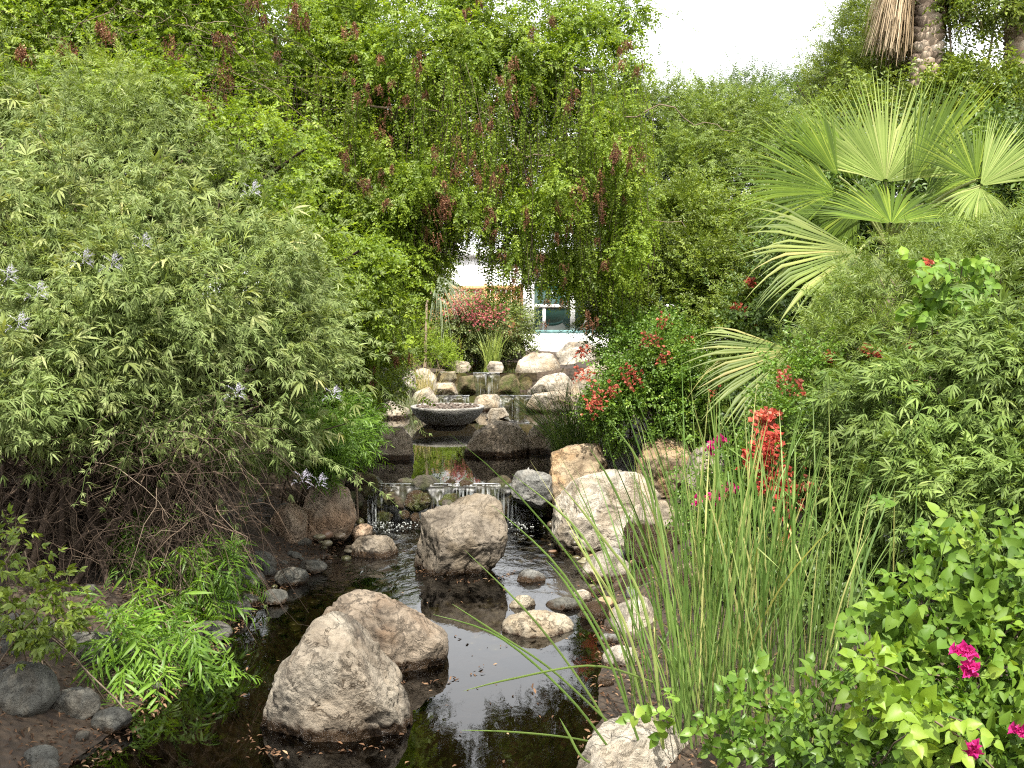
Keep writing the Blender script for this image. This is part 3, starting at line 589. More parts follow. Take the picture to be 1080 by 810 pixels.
def foliage(name, parent, blobs, n, tpls, mat, seed, cr=.16, size=1., up=(0, -.3, 1), ujit=.5, gap=.1, gf=1.7, shoots=0, sl=.6, **kw):
    pos, dirs, rv, cc = clumps(blobs, n, seed, cr, **kw); g = rngf(seed + 1)
    f = perlin(pos * gf + seed) + .5 * perlin(pos * gf * 2.3 + seed + 5)
    gz = ground_h(pos[:, 0], pos[:, 1]); k = (pos[:, 2] > gz + .02) & (f > -.5 + gap * 3 + g.normal(0, .04, len(pos))); pos, dirs, rv = pos[k], dirs[k], rv[k]
    sc = g.uniform(.65, 1.3, len(pos)) * size; ex = MB()
    if shoots:                                # long young shoots that break the outline
        C = np.array([b_[0] for b_ in blobs]); P2, D2, R2, S2 = [], [], [], []
        for q in g.integers(0, len(cc), shoots):
            a = cc[q]; o = a - C[np.argmin(((C - a) ** 2).sum(1))]; o = nrm(o[None])[0] + [0, -.3, .55] + g.normal(0, .45, 3); o = nrm(o[None])[0]; L = sl * g.uniform(.5, 1.4)
            m = max(5, int(L / (.055 * size ** .5))); t = np.linspace(0, 1, m)[:, None]; dz = g.uniform(.1, .7)
            pts = a + o * L * t - np.array([0, 0, 1]) * dz * L * t * t + np.cumsum(g.normal(0, .008, (m, 3)), 0); tg = np.gradient(pts, axis=0); cl = g.random()
            ex.tube(pts[::2], (.004 * size, .0015), 3, .2)
            for i in range(1, m): P2.append(pts[i]); D2.append(nrm(tg[i][None])[0] + g.normal(0, .55, 3)); R2.append(.5 * cl + .5 * g.random()); S2.append(size * g.uniform(.5, .9) * (1.1 - .5 * i / m))
        pos = np.concatenate([pos, P2]); dirs = np.concatenate([dirs, D2]); rv = np.concatenate([rv, R2]); sc = np.concatenate([sc, S2])
    n = len(pos); ups = np.array(up) + g.normal(size=(n, 3)) * ujit
    V, F, r = scatter(tpls, pos, dirs, ups, sc, seed + 2, rv)
    if shoots: ex.add(V, F, r); return ex.build(name, mat, parent), cc
    return build(name, V, F, mat, parent, r), cc
def stems(name, parent, base, targets, mat, seed, n=40, r0=.02, r1=.004, spread=.3, sag=.1, k=4, seg=7):
    g = rngf(seed); mb = MB(); base = np.asarray(base, float)
    for t in targets[g.permutation(len(targets))[:n]]:
        a = base + [g.normal(0, spread), g.normal(0, spread), 0]; a[2] = min(a[2], float(ground_h(a[0], a[1]))) - .05
        s = np.linspace(0, 1, seg)[:, None]; L = np.linalg.norm(t - a)
        pts = a + (t - a) * s + np.array([0, 0, 1]) * (s * (1 - s) * L * sag * 2) + np.cumsum(g.normal(0, .02 * L, (seg, 3)), 0) * s * (1.2 - s)
        mb.tube(pts, (r0 * g.uniform(.6, 1), r1), k, g.random())
    return mb.build(name, mat, parent, True)
M_bark = rnd_mat('shrub_bark', [(0, (.09, .065, .045)), (.6, (.17, .13, .09)), (1, (.26, .21, .15))], .85)
M_twig = rnd_mat('dry_twig', [(0, (.03, .02, .014)), (.5, (.075, .052, .036)), (.85, (.14, .1, .07)), (1, (.26, .21, .15))], .8)

T_palm = [sprig('palm', k, .035, .105, .0155, 10 + k, ang=62) for k in (5, 6, 7, 7)]
T_wil = [sprig('alt', 9, .16, .1, .014, 20 + k, ang=38, droop=.3) for k in range(4)]
T_willow = [sprig('alt', 10, .2, .155, .02, 25 + k, ang=42, droop=.35) for k in range(4)]
T_small = [sprig('flat', 9, .11, .03, .017, 30 + k, leaf_lo, ang=55, droop=.1) for k in range(4)]
T_oval = [sprig('flat', 9, .14, .042, .026, 40 + k, leaf_lo, ang=55) for k in range(4)]
T_pinn = [sprig('flat', 17, .24, .045, .013, 50 + k, leaf_lo, ang=65, jit=.12) for k in range(4)]
T_far = [sprig('flat', 9, .3, .11, .055, 60 + k, leaf_lo, ang=60, jit=.5) for k in range(4)]
T_heart = [sprig('alt', 6, .2, .085, .075, 70 + k, leaf_heart, ang=60, droop=.25, jit=.4) for k in range(5)]
T_boug = [sprig('alt', 7, .14, .042, .032, 80 + k, leaf_lo, ang=60, jit=.5) for k in range(4)]
T_bract = [sprig('whorl', 5, .0, .032, .03, 90 + k, leaf_lo, pitch=-.7, fold=.3, jit=.6) for k in range(4)]
T_bits = [sprig('alt', 8, .07, .02, .008, 95 + k, leaf_lo, ang=50, jit=.9) for k in range(3)]
T_pod = [sprig('alt', 9, .11, .03, .015, 100 + k, leaf_lo, ang=35, jit=.6, droop=.5) for k in range(4)]
T_strand = [sprig('alt', 20, .36, .046, .03, 110 + k, leaf_lo, ang=62, droop=.3, jit=.45) for k in range(6)]

def green(name, a, b, c, hi=None, trans=.35, rough=.45, spec=.4, tc=(1.25, 1.2, .55)):
    return leaf_mat(name, [(0, a), (.45, b), (.85, c), (1, hi or c)], trans, rough, spec, tc)
L_grey = green('grey_green_leaf', (.07, .112, .028), (.14, .19, .058), (.235, .285, .11), (.36, .37, .17), .35, .5, .2, (1.2, 1.15, .6))
L_yel = green('yellow_green_leaf', (.07, .12, .01), (.145, .22, .019), (.25, .33, .032), (.37, .39, .055), .45)
L_bright = green('bright_narrow_leaf', (.045, .11, .012), (.09, .175, .016), (.155, .265, .028), (.24, .33, .05), .38)
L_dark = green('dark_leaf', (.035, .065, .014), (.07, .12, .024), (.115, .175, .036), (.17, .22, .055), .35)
L_midg = green('mid_green_leaf', (.055, .09, .012), (.11, .16, .02), (.185, .235, .032), (.28, .28, .06), .35)
L_olive = green('olive_fine_leaf', (.06, .1, .016), (.115, .17, .028), (.19, .25, .045), (.28, .29, .08), .35)
L_sage = green('sage_palmate_leaf', (.05, .09, .018), (.1, .155, .034), (.17, .23, .06), (.27, .31, .11), .3, .5, .2)
L_boug = green('bougainvillea_leaf', (.04, .09, .012), (.085, .16, .02), (.15, .235, .035), (.3, .36, .05), .35, .4, .35)
L_fan = green('fan_palm_leaf', (.036, .066, .006), (.062, .105, .008), (.1, .155, .013), (.18, .23, .03), .32, .5, .15)
L_fanp = green('pale_fan_palm_leaf', (.12, .18, .035), (.175, .24, .055), (.24, .305, .085), (.32, .35, .13), .42, .5, .15)
L_dryfan = green('drying_fan_leaf', (.08, .12, .018), (.125, .17, .03), (.18, .22, .05), (.3, .27, .09), .35, .5)
L_reed = green('cattail_blade', (.06, .115, .024), (.105, .175, .04), (.17, .24, .065), (.34, .34, .13), .3, .45, .3)
L_coral = leaf_mat('coral_bract', [(0, (.28, .06, .035)), (.5, (.45, .13, .09)), (1, (.6, .3, .22))], .45, .5, .2, (1.1, .9, .8))
L_red = leaf_mat('red_bract', [(0, (.2, .02, .018)), (.5, (.42, .075, .055)), (1, (.6, .22, .16))], .45, .5, .2, (1.1, .9, .8))
L_mag = leaf_mat('magenta_bract', [(0, (.33, .012, .12)), (.5, (.5, .025, .2)), (1, (.62, .12, .3))], .45, .5, .2, (1.1, .9, 1))
L_pink = leaf_mat('pink_bract', [(0, (.4, .1, .12)), (.5, (.55, .19, .19)), (1, (.65, .32, .28))], .4, .5, .2, (1, 1, 1))
L_lilac = leaf_mat('lilac_bloom', [(0, (.38, .36, .45)), (.6, (.5, .48, .58)), (1, (.62, .58, .62))], .3, .6, .2, (1, 1, 1))
L_pod = leaf_mat('red_brown_pod', [(0, (.04, .018, .009)), (.45, (.11, .045, .022)), (.75, (.21, .1, .05)), (1, (.42, .3, .18))], .2, .6, .3, (1.2, .8, .6))
L_litter = leaf_mat('dead_leaf', [(0, (.04, .022, .012)), (.6, (.1, .055, .03)), (.9, (.17, .1, .055)), (1, (.28, .2, .12))], .1, .8, .2, (1, 1, 1))

def shrub(name, label, cat, blobs, n, tpls, mat, seed, group=None, base=None, nst=40, r0=.018, flowers=None, part='foliage', stempart='stems', smat=None, **kw):
    c = np.mean([b[0] for b in blobs], 0) if base is None else np.array(base, float)
    gz = float(ground_h(c[0], c[1])); e = empty(name, (c[0], c[1], gz), label, cat, group)
    o, cc = foliage(part, e, blobs, n, tpls, mat, seed, **kw)
    if nst: stems(stempart, e, (c[0], c[1], gz), cc, smat or M_bark, seed + 5, nst, r0)
    for q in (flowers or []):
        fb, fn, fm, fcr, fs = q[:5]; 
        for i_, b_ in enumerate(fb): foliage('flower_cluster', e, [b_], max(6, fn // (1 if fn < 60 and len(fb) > 1 and fn < 40 else len(fb))), q[5] if len(q) > 5 else T_bract, fm, seed + 9 + fn + i_ * 3, cr=fcr, size=fs, inner=.2, nper=24, front=.9, gap=-1)
    return e

# ------------------------------------------------------------------ left bank
# big grey-green shrub
LB = [blob(60, 260, 9.4, 130, 85, 1.0), blob(135, 225, 9.8, 95, 62, 1.0), blob(30, 190, 10.5, 120, 60, 1.), blob(150, 330, 8.8, 120, 75, .9), blob(265, 300, 9.5, 80, 70, .7),
      blob(60, 385, 8.4, 120, 60, .8), blob(250, 395, 9.1, 96, 62, .55), blob(314, 395, 9.7, 46, 66, .4), blob(262, 452, 9.4, 62, 34, .35), blob(120, 455, 8.4, 70, 26, .4), blob(190, 440, 8.8, 80, 35, .6), blob(20, 430, 7.8, 60, 30, .5), blob(318, 345, 9.9, 44, 60, .4), blob(110, 135, 10.6, 50, 34, .6), blob(230, 200, 10.4, 40, 40, .6), blob(10, 120, 10.8, 60, 34, .6), blob(190, 150, 10.8, 34, 30, .5)]
bigl = shrub('grey_green_shrub', 'huge grey green shrub with narrow fingered leaves and lilac blooms over the left bank', 'shrub', LB, 29000, T_palm + T_palm + T_wil[:2], L_grey, 400,
      base=(-3.6, 9.3, 0), nst=0, cr=.2, size=1.05, wo=.7, wr=.6, wz=-.2, ujit=.45, nper=14, shoots=460, sl=1.05, gap=.155, gf=1.5,
      flowers=[([blob(x, y, Y - .9, 7, 6, .08)], 30, L_lilac, .05, .55, T_bits) for x, y, Y in [(265, 205, 9), (118, 282, 8), (88, 278, 8), (40, 312, 7.9), (8, 295, 8), (248, 418, 8.6), (350, 420, 9.4), (318, 508, 9.2), (335, 512, 9.3), (150, 260, 9), (20, 345, 7.8)]])
foliage('large_sprays', bigl, LB, 2600, T_palm, green('pale_spray_leaf', (.09, .13, .03), (.18, .22, .07), (.3, .33, .14), (.42, .38, .16), .35, .5, .2), 403, cr=.12, size=1.6, wo=.9, wr=.4, wz=-.1, nper=5, inner=.85, front=.95, ujit=.4)
foliage('feathery_shoots', bigl, [blob(140, 120, 9.8, 60, 40, .4), blob(110, 90, 10, 30, 40, .3), blob(305, 350, 9.3, 36, 50, .3), blob(60, 250, 8.3, 60, 40, .3), blob(230, 300, 8.6, 60, 40, .3)], 900, T_wil, green('feathery_leaf', (.1, .15, .025), (.17, .23, .05), (.26, .31, .08), (.36, .34, .12)), 404, cr=.16, size=.75, wz=.5, nper=8, shoots=40, sl=.8)
g = rngf(77); mb = MB()
tc = np.array([b[0] + g.normal(size=3) * b[1] * .5 for b in LB for _ in range(10)])
for t in tc:
    a = np.array([g.uniform(-4.9, -2.8), g.uniform(8, 10.8), .3]); s = np.linspace(0, 1, 8)[:, None]
    mb.tube(a + (t - a) * s + np.array([0, 0, 1]) * s * (1 - s) * .8 + np.cumsum(g.normal(0, .04, (8, 3)), 0) * s, (.03, .005), 5, g.random())
mb.build('stems', M_twig, bigl)
# dry tangle hanging below the shrub
mb = MB(); g = rngf(78)
for k in range(2600):
    px = g.uniform(-30, 250) ; py = g.uniform(425, 590) - max(0, px - 180) * .3; Y = g.uniform(7.6, 10.4)
    a = P(px, py, Y); a[2] = max(a[2], .35); L = g.uniform(.2, .75); th = g.uniform(0, 2 * math.pi); sl_ = g.uniform(-1.1, .35)
    d = np.array([math.cos(th), math.sin(th) * .6, sl_]); s = np.linspace(0, 1, 7)[:, None]
    pts = a + d * L * s + np.array([0, 0, -1]) * s * s * L * g.uniform(0, .8) + np.cumsum(g.normal(0, .03 * L * 2, (7, 3)), 0)
    pts[:, 2] = np.maximum(pts[:, 2], .06)
    mb.tube(pts, (g.uniform(.0015, .0045), .001), 3, g.random() ** 1.8)
mb.build('dry_stems', M_twig, bigl)
shrub('bright_willowy_shrub', 'bright green shrub of narrow leaves drooping over the black water at left', 'shrub',
      [blob(165, 695, 7.0, 62, 40, .35), blob(130, 665, 7.2, 40, 28, .3), blob(200, 655, 7.6, 48, 35, .35), blob(190, 612, 8.2, 58, 36, .35), blob(230, 600, 8.8, 40, 30, .3), blob(205, 712, 6.9, 30, 22, .25), blob(185, 738, 6.7, 26, 14, .18), blob(145, 630, 7.8, 40, 30, .3), blob(170, 580, 8.6, 40, 28, .3)],
      760, T_willow, L_bright, 420, base=(-2.75, 8.0, 0), nst=40, r0=.01, cr=.14, size=1., wo=.8, wr=.4, wz=-.7, nper=7, ujit=.35, gap=.13, gf=2.6)
shrub('bright_narrow_leaf_shrub', 'fresh green shrub of narrow leaves left of the pool boulder beside the hanging strands', 'shrub',
      [blob(345, 468, 11.2, 34, 24, .4), blob(372, 450, 12.2, 20, 26, .4), blob(322, 455, 11, 30, 26, .4)], 1900, T_wil, L_bright, 430, base=(-2.3, 12.3, 0), cr=.14, size=1.05, wo=.8, wr=.45, wz=-.2, nper=9)
shrub('leafy_low_shrub', 'dark green shrub with broad small leaves at the left edge above the cobbles', 'shrub',
      [blob(25, 640, 6.2, 45, 26, .3), blob(55, 655, 6.2, 30, 26, .25), blob(5, 590, 6.4, 34, 30, .3), blob(35, 575, 6.5, 26, 14, .2)], 420, [sprig('palm', 5, .03, .06, .024, 120 + k, ang=75) for k in range(3)], L_midg, 440, base=(-2.95, 6.6, 0), nst=26, r0=.008, cr=.12, size=1., wz=-.1, nper=7)
# greenery above and behind the shrub, top left
tl = empty('left_vine_tree', (-5.2, 13.2, float(ground_h(-5.2, 13.2))), 'tangled green tree with red brown pods above the grey green shrub', 'tree')
TB = [blob(60, 60, 12.5, 120, 70, 1.2), blob(170, 40, 12.8, 110, 60, 1.2), blob(60, 130, 11.8, 110, 50, 1.), blob(170, 120, 12, 80, 55, .8), blob(20, 10, 12.5, 110, 50, 1.2), blob(230, 100, 13, 60, 70, .8), blob(120, -40, 13, 180, 50, 1.5), blob(292, 180, 10.3, 26, 46, .4), blob(310, 235, 10.3, 30, 36, .4), blob(260, 140, 10.8, 34, 26, .4), blob(150, 95, 10.9, 50, 22, .4), blob(345, 290, 10.6, 26, 24, .3)]
foliage('crown', tl, TB, 28000, T_oval, L_yel, 450, cr=.22, size=1., wo=.7, wr=.6, wz=-.2, nper=18, shoots=120)
g = rngf(451); mb = MB()
for b in TB:
    for q in range(3):
        a = np.array([-5.2, 13.2, .6]); t = b[0] + g.normal(size=3) * b[1] * .4; s = np.linspace(0, 1, 9)[:, None]
        mb.tube(a + (t - a) * s + np.array([0, 0, 1]) * s * (1 - s) + np.cumsum(g.normal(0, .06, (9, 3)), 0) * s, (.09, .012), 6, g.random())
for k in range(150):
    a = P(g.uniform(-20, 260), g.uniform(0, 160), g.uniform(10.9, 12.2)); th = g.uniform(0, 6.28); L = g.uniform(.4, 1.8); s = np.linspace(0, 1, 9)[:, None]
    mb.tube(a + np.array([math.cos(th), .3 * math.sin(th), g.uniform(-.7, .5)]) * L * s - np.array([0, 0, 1]) * s * s * L * .3 + np.cumsum(g.normal(0, .03, (9, 3)), 0), (.0042, .0012), 3, g.random())
mb.build('trunk', M_twig, tl)
for i_, (x, y) in enumerate([(108, 25), (180, 52), (232, 38), (235, 75), (70, 40), (315, 5), (270, 10), (165, 70), (215, 100), (20, 50), (195, 95), (205, 130)]):
    foliage('pod_cluster', tl, [blob(x, y, 10.9, 4, 14, .06), blob(x + 7, y + 9, 11, 3, 12, .06)], 45, T_pod, L_pod, 455 + i_, cr=.05, size=.85, wz=-1.5, wr=.3, wo=.2, nper=10, inner=0, gap=-1)

# ------------------------------------------------------------------ the hanging canopy over the stream
ct = empty('weeping_tree', (-3.4, 15.6, float(ground_h(-3.4, 15.6))), 'great yellow green tree arching over the stream with curtains of hanging strands', 'tree')
CB = [blob(300, 60, 14.3, 110, 80, 1.0), blob(420, 40, 14.3, 110, 70, 1.0), blob(540, 40, 14.3, 90, 65, 1.0), blob(620, 70, 14.3, 52, 70, .9), blob(400, 110, 14.4, 90, 60, 1.1), blob(520, 110, 14.6, 85, 50, 1.1), blob(460, 70, 13.8, 140, 60, 1.0),
      blob(290, 150, 14, 50, 60, .8), blob(335, 200, 13.6, 50, 38, .7), blob(400, 250, 13.4, 55, 32, .6), blob(345, 270, 13.2, 42, 36, .6), blob(435, 285, 13.6, 34, 18, .4), blob(620, 150, 14.6, 45, 55, .8), blob(640, 230, 14.8, 36, 50, .7),
      blob(300, 255, 13.4, 32, 40, .6), blob(410, 345, 13.8, 22, 34, .4), blob(390, 385, 13.4, 26, 34, .4), blob(350, 330, 13.4, 40, 40, .5), blob(402, 325, 12.4, 30, 44, .35), blob(372, 285, 12.2, 40, 30, .4), blob(425, 290, 12.6, 24, 22, .3), blob(655, 20, 14.3, 24, 30, .4), blob(470, 175, 14.2, 70, 30, .6), blob(560, 190, 14.4, 50, 40, .6), blob(590, 270, 14.2, 42, 26, .4), blob(530, 250, 14.4, 24, 24, .3)]
foliage('crown', ct, CB, 33000, T_small + T_oval[:2], L_yel, 500, cr=.2, size=1.25, wo=.55, wr=.5, wz=-.3, nper=20, inner=.45, shoots=260, sl=.7, gap=.07)
g = rngf(501)
# strands
pos, dirs, scl, rv = [], [], [], []
bx = np.array([180, 260, 300, 350, 390, 430, 450, 500, 520, 545, 570, 610, 650, 680, 700]); by = np.array([240, 300, 330, 380, 420, 330, 285, 262, 300, 325, 296, 312, 350, 320, 260])
stp = MB()
HG = []
for k in range(58):
    hx = g.uniform(205, 670); HG.append(blob(hx, min(g.uniform(120, 285), np.interp(hx, bx, by) - 40), g.uniform(12.5, 13.7), g.uniform(9, 20), g.uniform(22, 50), .22))
HG += [blob(512, 282, 12.8, 10, 30, .2), blob(530, 290, 12.8, 9, 36, .2), blob(545, 275, 12.9, 12, 34, .2), blob(574, 278, 13, 12, 26, .2), blob(600, 285, 13, 12, 26, .2), blob(642, 300, 13.4, 22, 38, .3), blob(620, 285, 13.2, 16, 34, .2)]
foliage('crown', ct, HG, 13000, T_small, L_yel, 505, cr=.13, size=1.25, wo=.45, wr=.5, wz=-.8, nper=14, inner=.2, front=.3)
for k in range(2900):
    px = g.uniform(190, 690); Y = g.uniform(12.5, 13.9) if 435 < px < 625 else g.uniform(12.6, 14.6); lim = np.interp(px, bx, by) + g.normal(0, 14)
    gap = 410 < px < 560
    if perlin(np.array([[px / 17., Y * .8, 3.3]]))[0] < .02 + .1 * g.normal(): continue
    y0 = g.uniform(60, 230); y1 = min(lim, y0 + g.uniform(40, 190))
    if gap and g.random() < .3: y1 = min(y1, 175 + g.normal(0, 20))
    a = P(px, y0, Y); b = P(px + g.normal(0, 6), y1, Y)
    if b[2] > a[2] - .1: continue
    L = a[2] - b[2]; nseg = max(1, int(L / .34)); sw = g.normal(0, .05, 2); rr = g.random()
    pts = [a + (b - a) * t + np.array([sw[0] * math.sin(t * 3), sw[1] * math.sin(t * 2.5), 0]) for t in np.linspace(0, 1, nseg + 1)]
    leafy = g.random() < .8
    if leafy:
        for i in range(nseg): pos.append(pts[i]); dirs.append(pts[i + 1] - pts[i]); scl.append(g.uniform(.85, 1.15)); rv.append(rr * .6 + .4 * g.random())
        for i in range(1, nseg): 
            if g.random() < .7: pos.append(pts[i]); dirs.append((pts[i + 1] - pts[i]) * .6 + g.normal(0, .17, 3)); scl.append(g.uniform(.4, .8)); rv.append(g.random())
    if nseg > 1: stp.tube(pts, .002 if leafy else .003, 3, g.random() ** 2)
pos, dirs = np.array(pos), np.array(dirs); ups = g.normal(size=pos.shape) * [1, 1, .2] + [0, -.8, .3]
V, F, r = scatter(T_strand, pos, dirs, ups, scl, 502, np.array(rv)); build('hanging_strands', V, F, L_yel, ct, r)
stp.build('strand_stems', M_twig, ct)
# trunk and limbs
mb = MB(); base = np.array([-3.4, 15.6, .5])
mb.tube([base, base + [.1, -.1, 1.4], base + [.3, -.2, 3], base + [.8, -.3, 4.4]], (.26, .17), 9, .4)
for tx, ty, near in [(430, 170, 12.9), (520, 150, 12.8), (560, 190, 12.9), (380, 110, 12.9), (600, 120, 13)]:
    pts = P(tx, ty, near + .3) + np.cumsum(g.normal(0, .05, (16, 3)) + [.1 * (-1) ** (tx // 10), 0, -.02], 0); mb.tube(pts, (.014, .003), 5, .6)
for tx, ty in [(300, 20), (360, 60), (430, 80), (500, 40), (560, 60), (620, 60), (640, 120), (480, 130), (390, 150), (330, 190), (400, 240), (250, 90), (540, 150), (600, 150), (350, 290)]:
    a = base + [.2 + g.uniform(0, .5), -.2, g.uniform(2.2, 4.2)]; t = P(tx, ty, g.uniform(13.4, 15.6)); s = np.linspace(0, 1, 10)[:, None]
    pts = a + (t - a) * s + np.array([0, 0, .9]) * np.sin(s * math.pi) * .8 + np.cumsum(g.normal(0, .05, (10, 3)), 0) * s; mb.tube(pts, (.09, .015), 6, g.random())
mb.build('trunk', M_bark, ct, True)
pods = [(385, 95, 16, 8), (420, 105, 14, 7), (445, 60, 9, 8), (530, 85, 9, 12), (545, 105, 8, 8), (598, 105, 8, 8), (650, 160, 8, 22), (655, 175, 5, 30), (480, 165, 6, 18), (500, 130, 7, 10), (530, 180, 6, 18), (462, 190, 7, 24), (470, 205, 8, 16), (450, 215, 5, 14), (635, 215, 7, 22),
        (632, 240, 5, 14), (610, 205, 7, 12), (580, 20, 8, 6), (500, 5, 9, 5), (370, 75, 9, 8), (365, 165, 9, 10), (370, 50, 6, 12), (400, 130, 14, 8), (395, 195, 14, 6), (410, 205, 12, 8), (205, 60, 6, 12), (233, 80, 5, 18), (310, 15, 5, 8), (560, 95, 6, 7), (660, 40, 5, 10), (672, 70, 5, 7), (410, 360, 5, 18),
        (415, 375, 5, 10), (600, 225, 5, 12), (570, 265, 5, 12), (592, 305, 4, 14), (545, 290, 5, 12), (620, 330, 5, 10), (515, 230, 7, 12), (450, 245, 5, 10), (270, 190, 7, 10), (500, 190, 5, 22), (555, 225, 6, 12), (520, 205, 5, 16)]
pods += [(x + g.normal(0, 16), y + g.normal(0, 18), a * .7, b * .8) for x, y, a, b in pods]
for i_, (x, y, a, b) in enumerate(pods):
    pb = [blob(x + g.uniform(-.8, .8) * a, y + g.normal(0, .4) * b, g.uniform(12.1, 12.8), g.uniform(1, 3.2), b * g.uniform(.8, 2.1), .04) for _ in range(3 if a > 6 else 2)]
    foliage('pod_cluster', ct, pb, int(5 + a * b * .26), T_pod, L_pod, 510 + i_, cr=.035, size=.8, wz=-1.6, wr=.35, wo=.2, nper=6, inner=0, gap=-1)

# ------------------------------------------------------------------ trees behind, left and centre
def tree(name, label, bl, n, tpls, mat, seed, base, group=None, th=None, r0=.16, **kw):
    gz = float(ground_h(base[0], base[1])); e = empty(name, (base[0], base[1], gz), label, 'tree', group)
    o, cc = foliage('crown', e, bl, n, tpls, mat, seed, **kw); g = rngf(seed + 3); mb = MB(); c = np.mean([b[0] for b in bl], 0)
    a = np.array([base[0], base[1], gz - .1]); t = np.array([c[0], c[1], (gz + c[2]) / 2]) ; mb.tube([a, (a * 2 + t) / 3 + [.08, 0, 0], (a + 2 * t) / 3, t], (r0, r0 * .6), 8, .4)
    for q in cc[g.permutation(len(cc))[:26]]:
        s = np.linspace(0, 1, 7)[:, None]; mb.tube(t + (q - t) * s + np.cumsum(g.normal(0, .05, (7, 3)), 0) * s, (r0 * .45, .012), 5, g.random())
    mb.build('trunk', M_bark, e, True); return e
tree('dark_tree', 'dark dense tree behind the hanging curtain at the left', [blob(200, 150, 19, 190, 140, 2), blob(80, 60, 19, 160, 130, 2), blob(330, 200, 19.5, 90, 120, 1.5), blob(60, 280, 17, 160, 120, 1.5), blob(300, 60, 20, 120, 100, 1.5)], 9000, T_far, L_dark, 530, (-5.8, 19.5), 'background trees', cr=.5, size=1.15, nper=16)
shrub('hedge_shrub', 'shaded green shrub on the left shore below the hanging strands', 'shrub', [blob(330, 400, 15.5, 60, 60, 1), blob(395, 380, 18, 35, 50, .8), blob(350, 330, 17, 60, 60, 1)], 5200, T_oval, L_midg, 540, base=(-3.6, 16.8, 0), cr=.24, size=1.3)
# centre distance
shrub('lime_green_shrub', 'lime green feathery shrub left of the far cascades', 'shrub', [blob(432, 350, 24.5, 22, 34, .6), blob(420, 375, 23.8, 18, 20, .5)], 2200, T_bits, green('lime_leaf', (.13, .2, .02), (.22, .32, .03), (.32, .42, .05)), 550, cr=.2, size=2.4, wz=.9, nper=14)
shrub('lime_mound_shrub', 'small round lime shrub in front of the feathery one', 'shrub', [blob(462, 372, 24.4, 19, 16, .4)], 1000, T_bits, bpy.data.materials['lime_leaf'], 560, cr=.15, size=2.2, wz=.6, nper=14)
shrub('pink_bougainvillea', 'distant bougainvillea with dusty pink flowers in front of the wooden fence', 'shrub', [blob(505, 345, 27.6, 36, 32, .7), blob(480, 350, 27.4, 22, 28, .6), blob(535, 350, 28, 24, 28, .6)], 3600, T_boug, green('dusty_leaf', (.07, .1, .025), (.13, .17, .05), (.2, .24, .08)), 570, cr=.22, size=1.9,
      flowers=[([blob(500, 318, 27, 24, 12, .3), blob(520, 325, 27, 16, 16, .3), blob(485, 330, 27, 16, 12, .3), blob(505, 335, 26.8, 30, 14, .3)], 620, L_pink, .3, 1.25)])
tree('canopy_tree', 'leafy tree standing at the fence behind the hanging strands', [blob(440, 285, 25, 26, 34, .8), blob(420, 320, 25, 30, 30, .8)], 2500, T_oval, L_midg, 575, (-2.6, 25.5), 'background trees', cr=.3, size=1.7, r0=.08)

def blades(name, label, cat, cpos, rad, n, L, W, mat, seed, lean=.25, droop=.25, group=None, seg=7, bias=(0, 0), part='leaves'):
    """a tuft of long tapering blades from one root"""
    g = rngf(seed); e = empty(name, (cpos[0], cpos[1], cpos[2]), label, cat, group); mb = MB()
    for k in range(n):
        a, q = g.uniform(0, 6.28), math.sqrt(g.random()); b = np.array(cpos) + [rad[0] * q * math.cos(a), rad[1] * q * math.sin(a), 0]
        l = g.uniform(L[0], L[1]); th = g.normal(0, 1, 2) * lean + np.array([math.cos(a), math.sin(a)]) * q * lean * .6 + bias; dr = g.random() ** 2 * droop
        s = np.linspace(0, 1, seg)[:, None]; h = np.array([th[0], th[1], 0])
        pts = b + l * (np.array([0, 0, 1]) * (s - dr * s ** 3) + h * (s * .6 + s * s * (.4 + dr)))
        if g.random() < .09:                  # a broken blade
            kx = g.integers(3, seg - 1); an = g.uniform(0, 6.28); dn = np.array([math.cos(an), math.sin(an) * .6, -g.uniform(.1, 1.2)]); pts[kx:] = pts[kx - 1] + dn * (s[kx:] - s[kx - 1]) * l * .6
        az = g.uniform(0, 3.14); wd = np.array([math.cos(az), math.sin(az) * .6, 0]); w = g.uniform(W[0], W[1]) * np.array([.8] + [1.] * (seg - 3) + [.6, .05])[:, None] / 2
        V = np.concatenate([pts - wd * w, pts + np.array([-wd[1], wd[0], 0]) * w * .3, pts + wd * w])
        F = [(i + c * seg, i + 1 + c * seg, i + 1 + (c + 1) * seg, i + (c + 1) * seg) for c in (0, 1) for i in range(seg - 1)]; mb.add(V, F, 1. if g.random() < .08 else g.random() * .93)
    mb.build(part, mat, e); return e
L_far_reed = green('far_reed', (.14, .2, .04), (.22, .3, .06), (.34, .38, .1)); L_straw = green('straw_blade', (.25, .22, .09), (.4, .35, .17), (.5, .44, .24))
c = P(519, 388, 26); blades('reed_tuft', 'upright green reed tuft at the back of the top pool', 'reeds', (c[0], 26, 1.0), (.16, .12), 110, (.55, 1.05), (.008, .014), L_far_reed, 600, .2)
c = P(500, 385, 27.2); blades('grass_tuft', 'wispy pale grass tuft left of the upright reed tuft', 'grass tuft', (c[0] - .5, 27.2, 1.15), (.5, .2), 160, (.4, .9), (.01, .016), L_straw, 601, .3)
c = P(448, 425, 21.3); blades('grass_tuft', 'tall wispy yellow grass in front of the white boulder left of the cascades', 'grass tuft', (c[0], 21.3, .42), (.16, .15), 90, (.6, 1.15), (.008, .014), L_straw, 602, .15)
c = P(425, 425, 20.6); blades('grass_tuft', 'grey green grass tuft on the far left shore of the bowl pool', 'grass tuft', (c[0], 20.6, .42), (.3, .25), 160, (.3, .6), (.008, .014), green('blue_grass', (.12, .15, .08), (.2, .24, .13), (.3, .33, .2)), 603, .4)
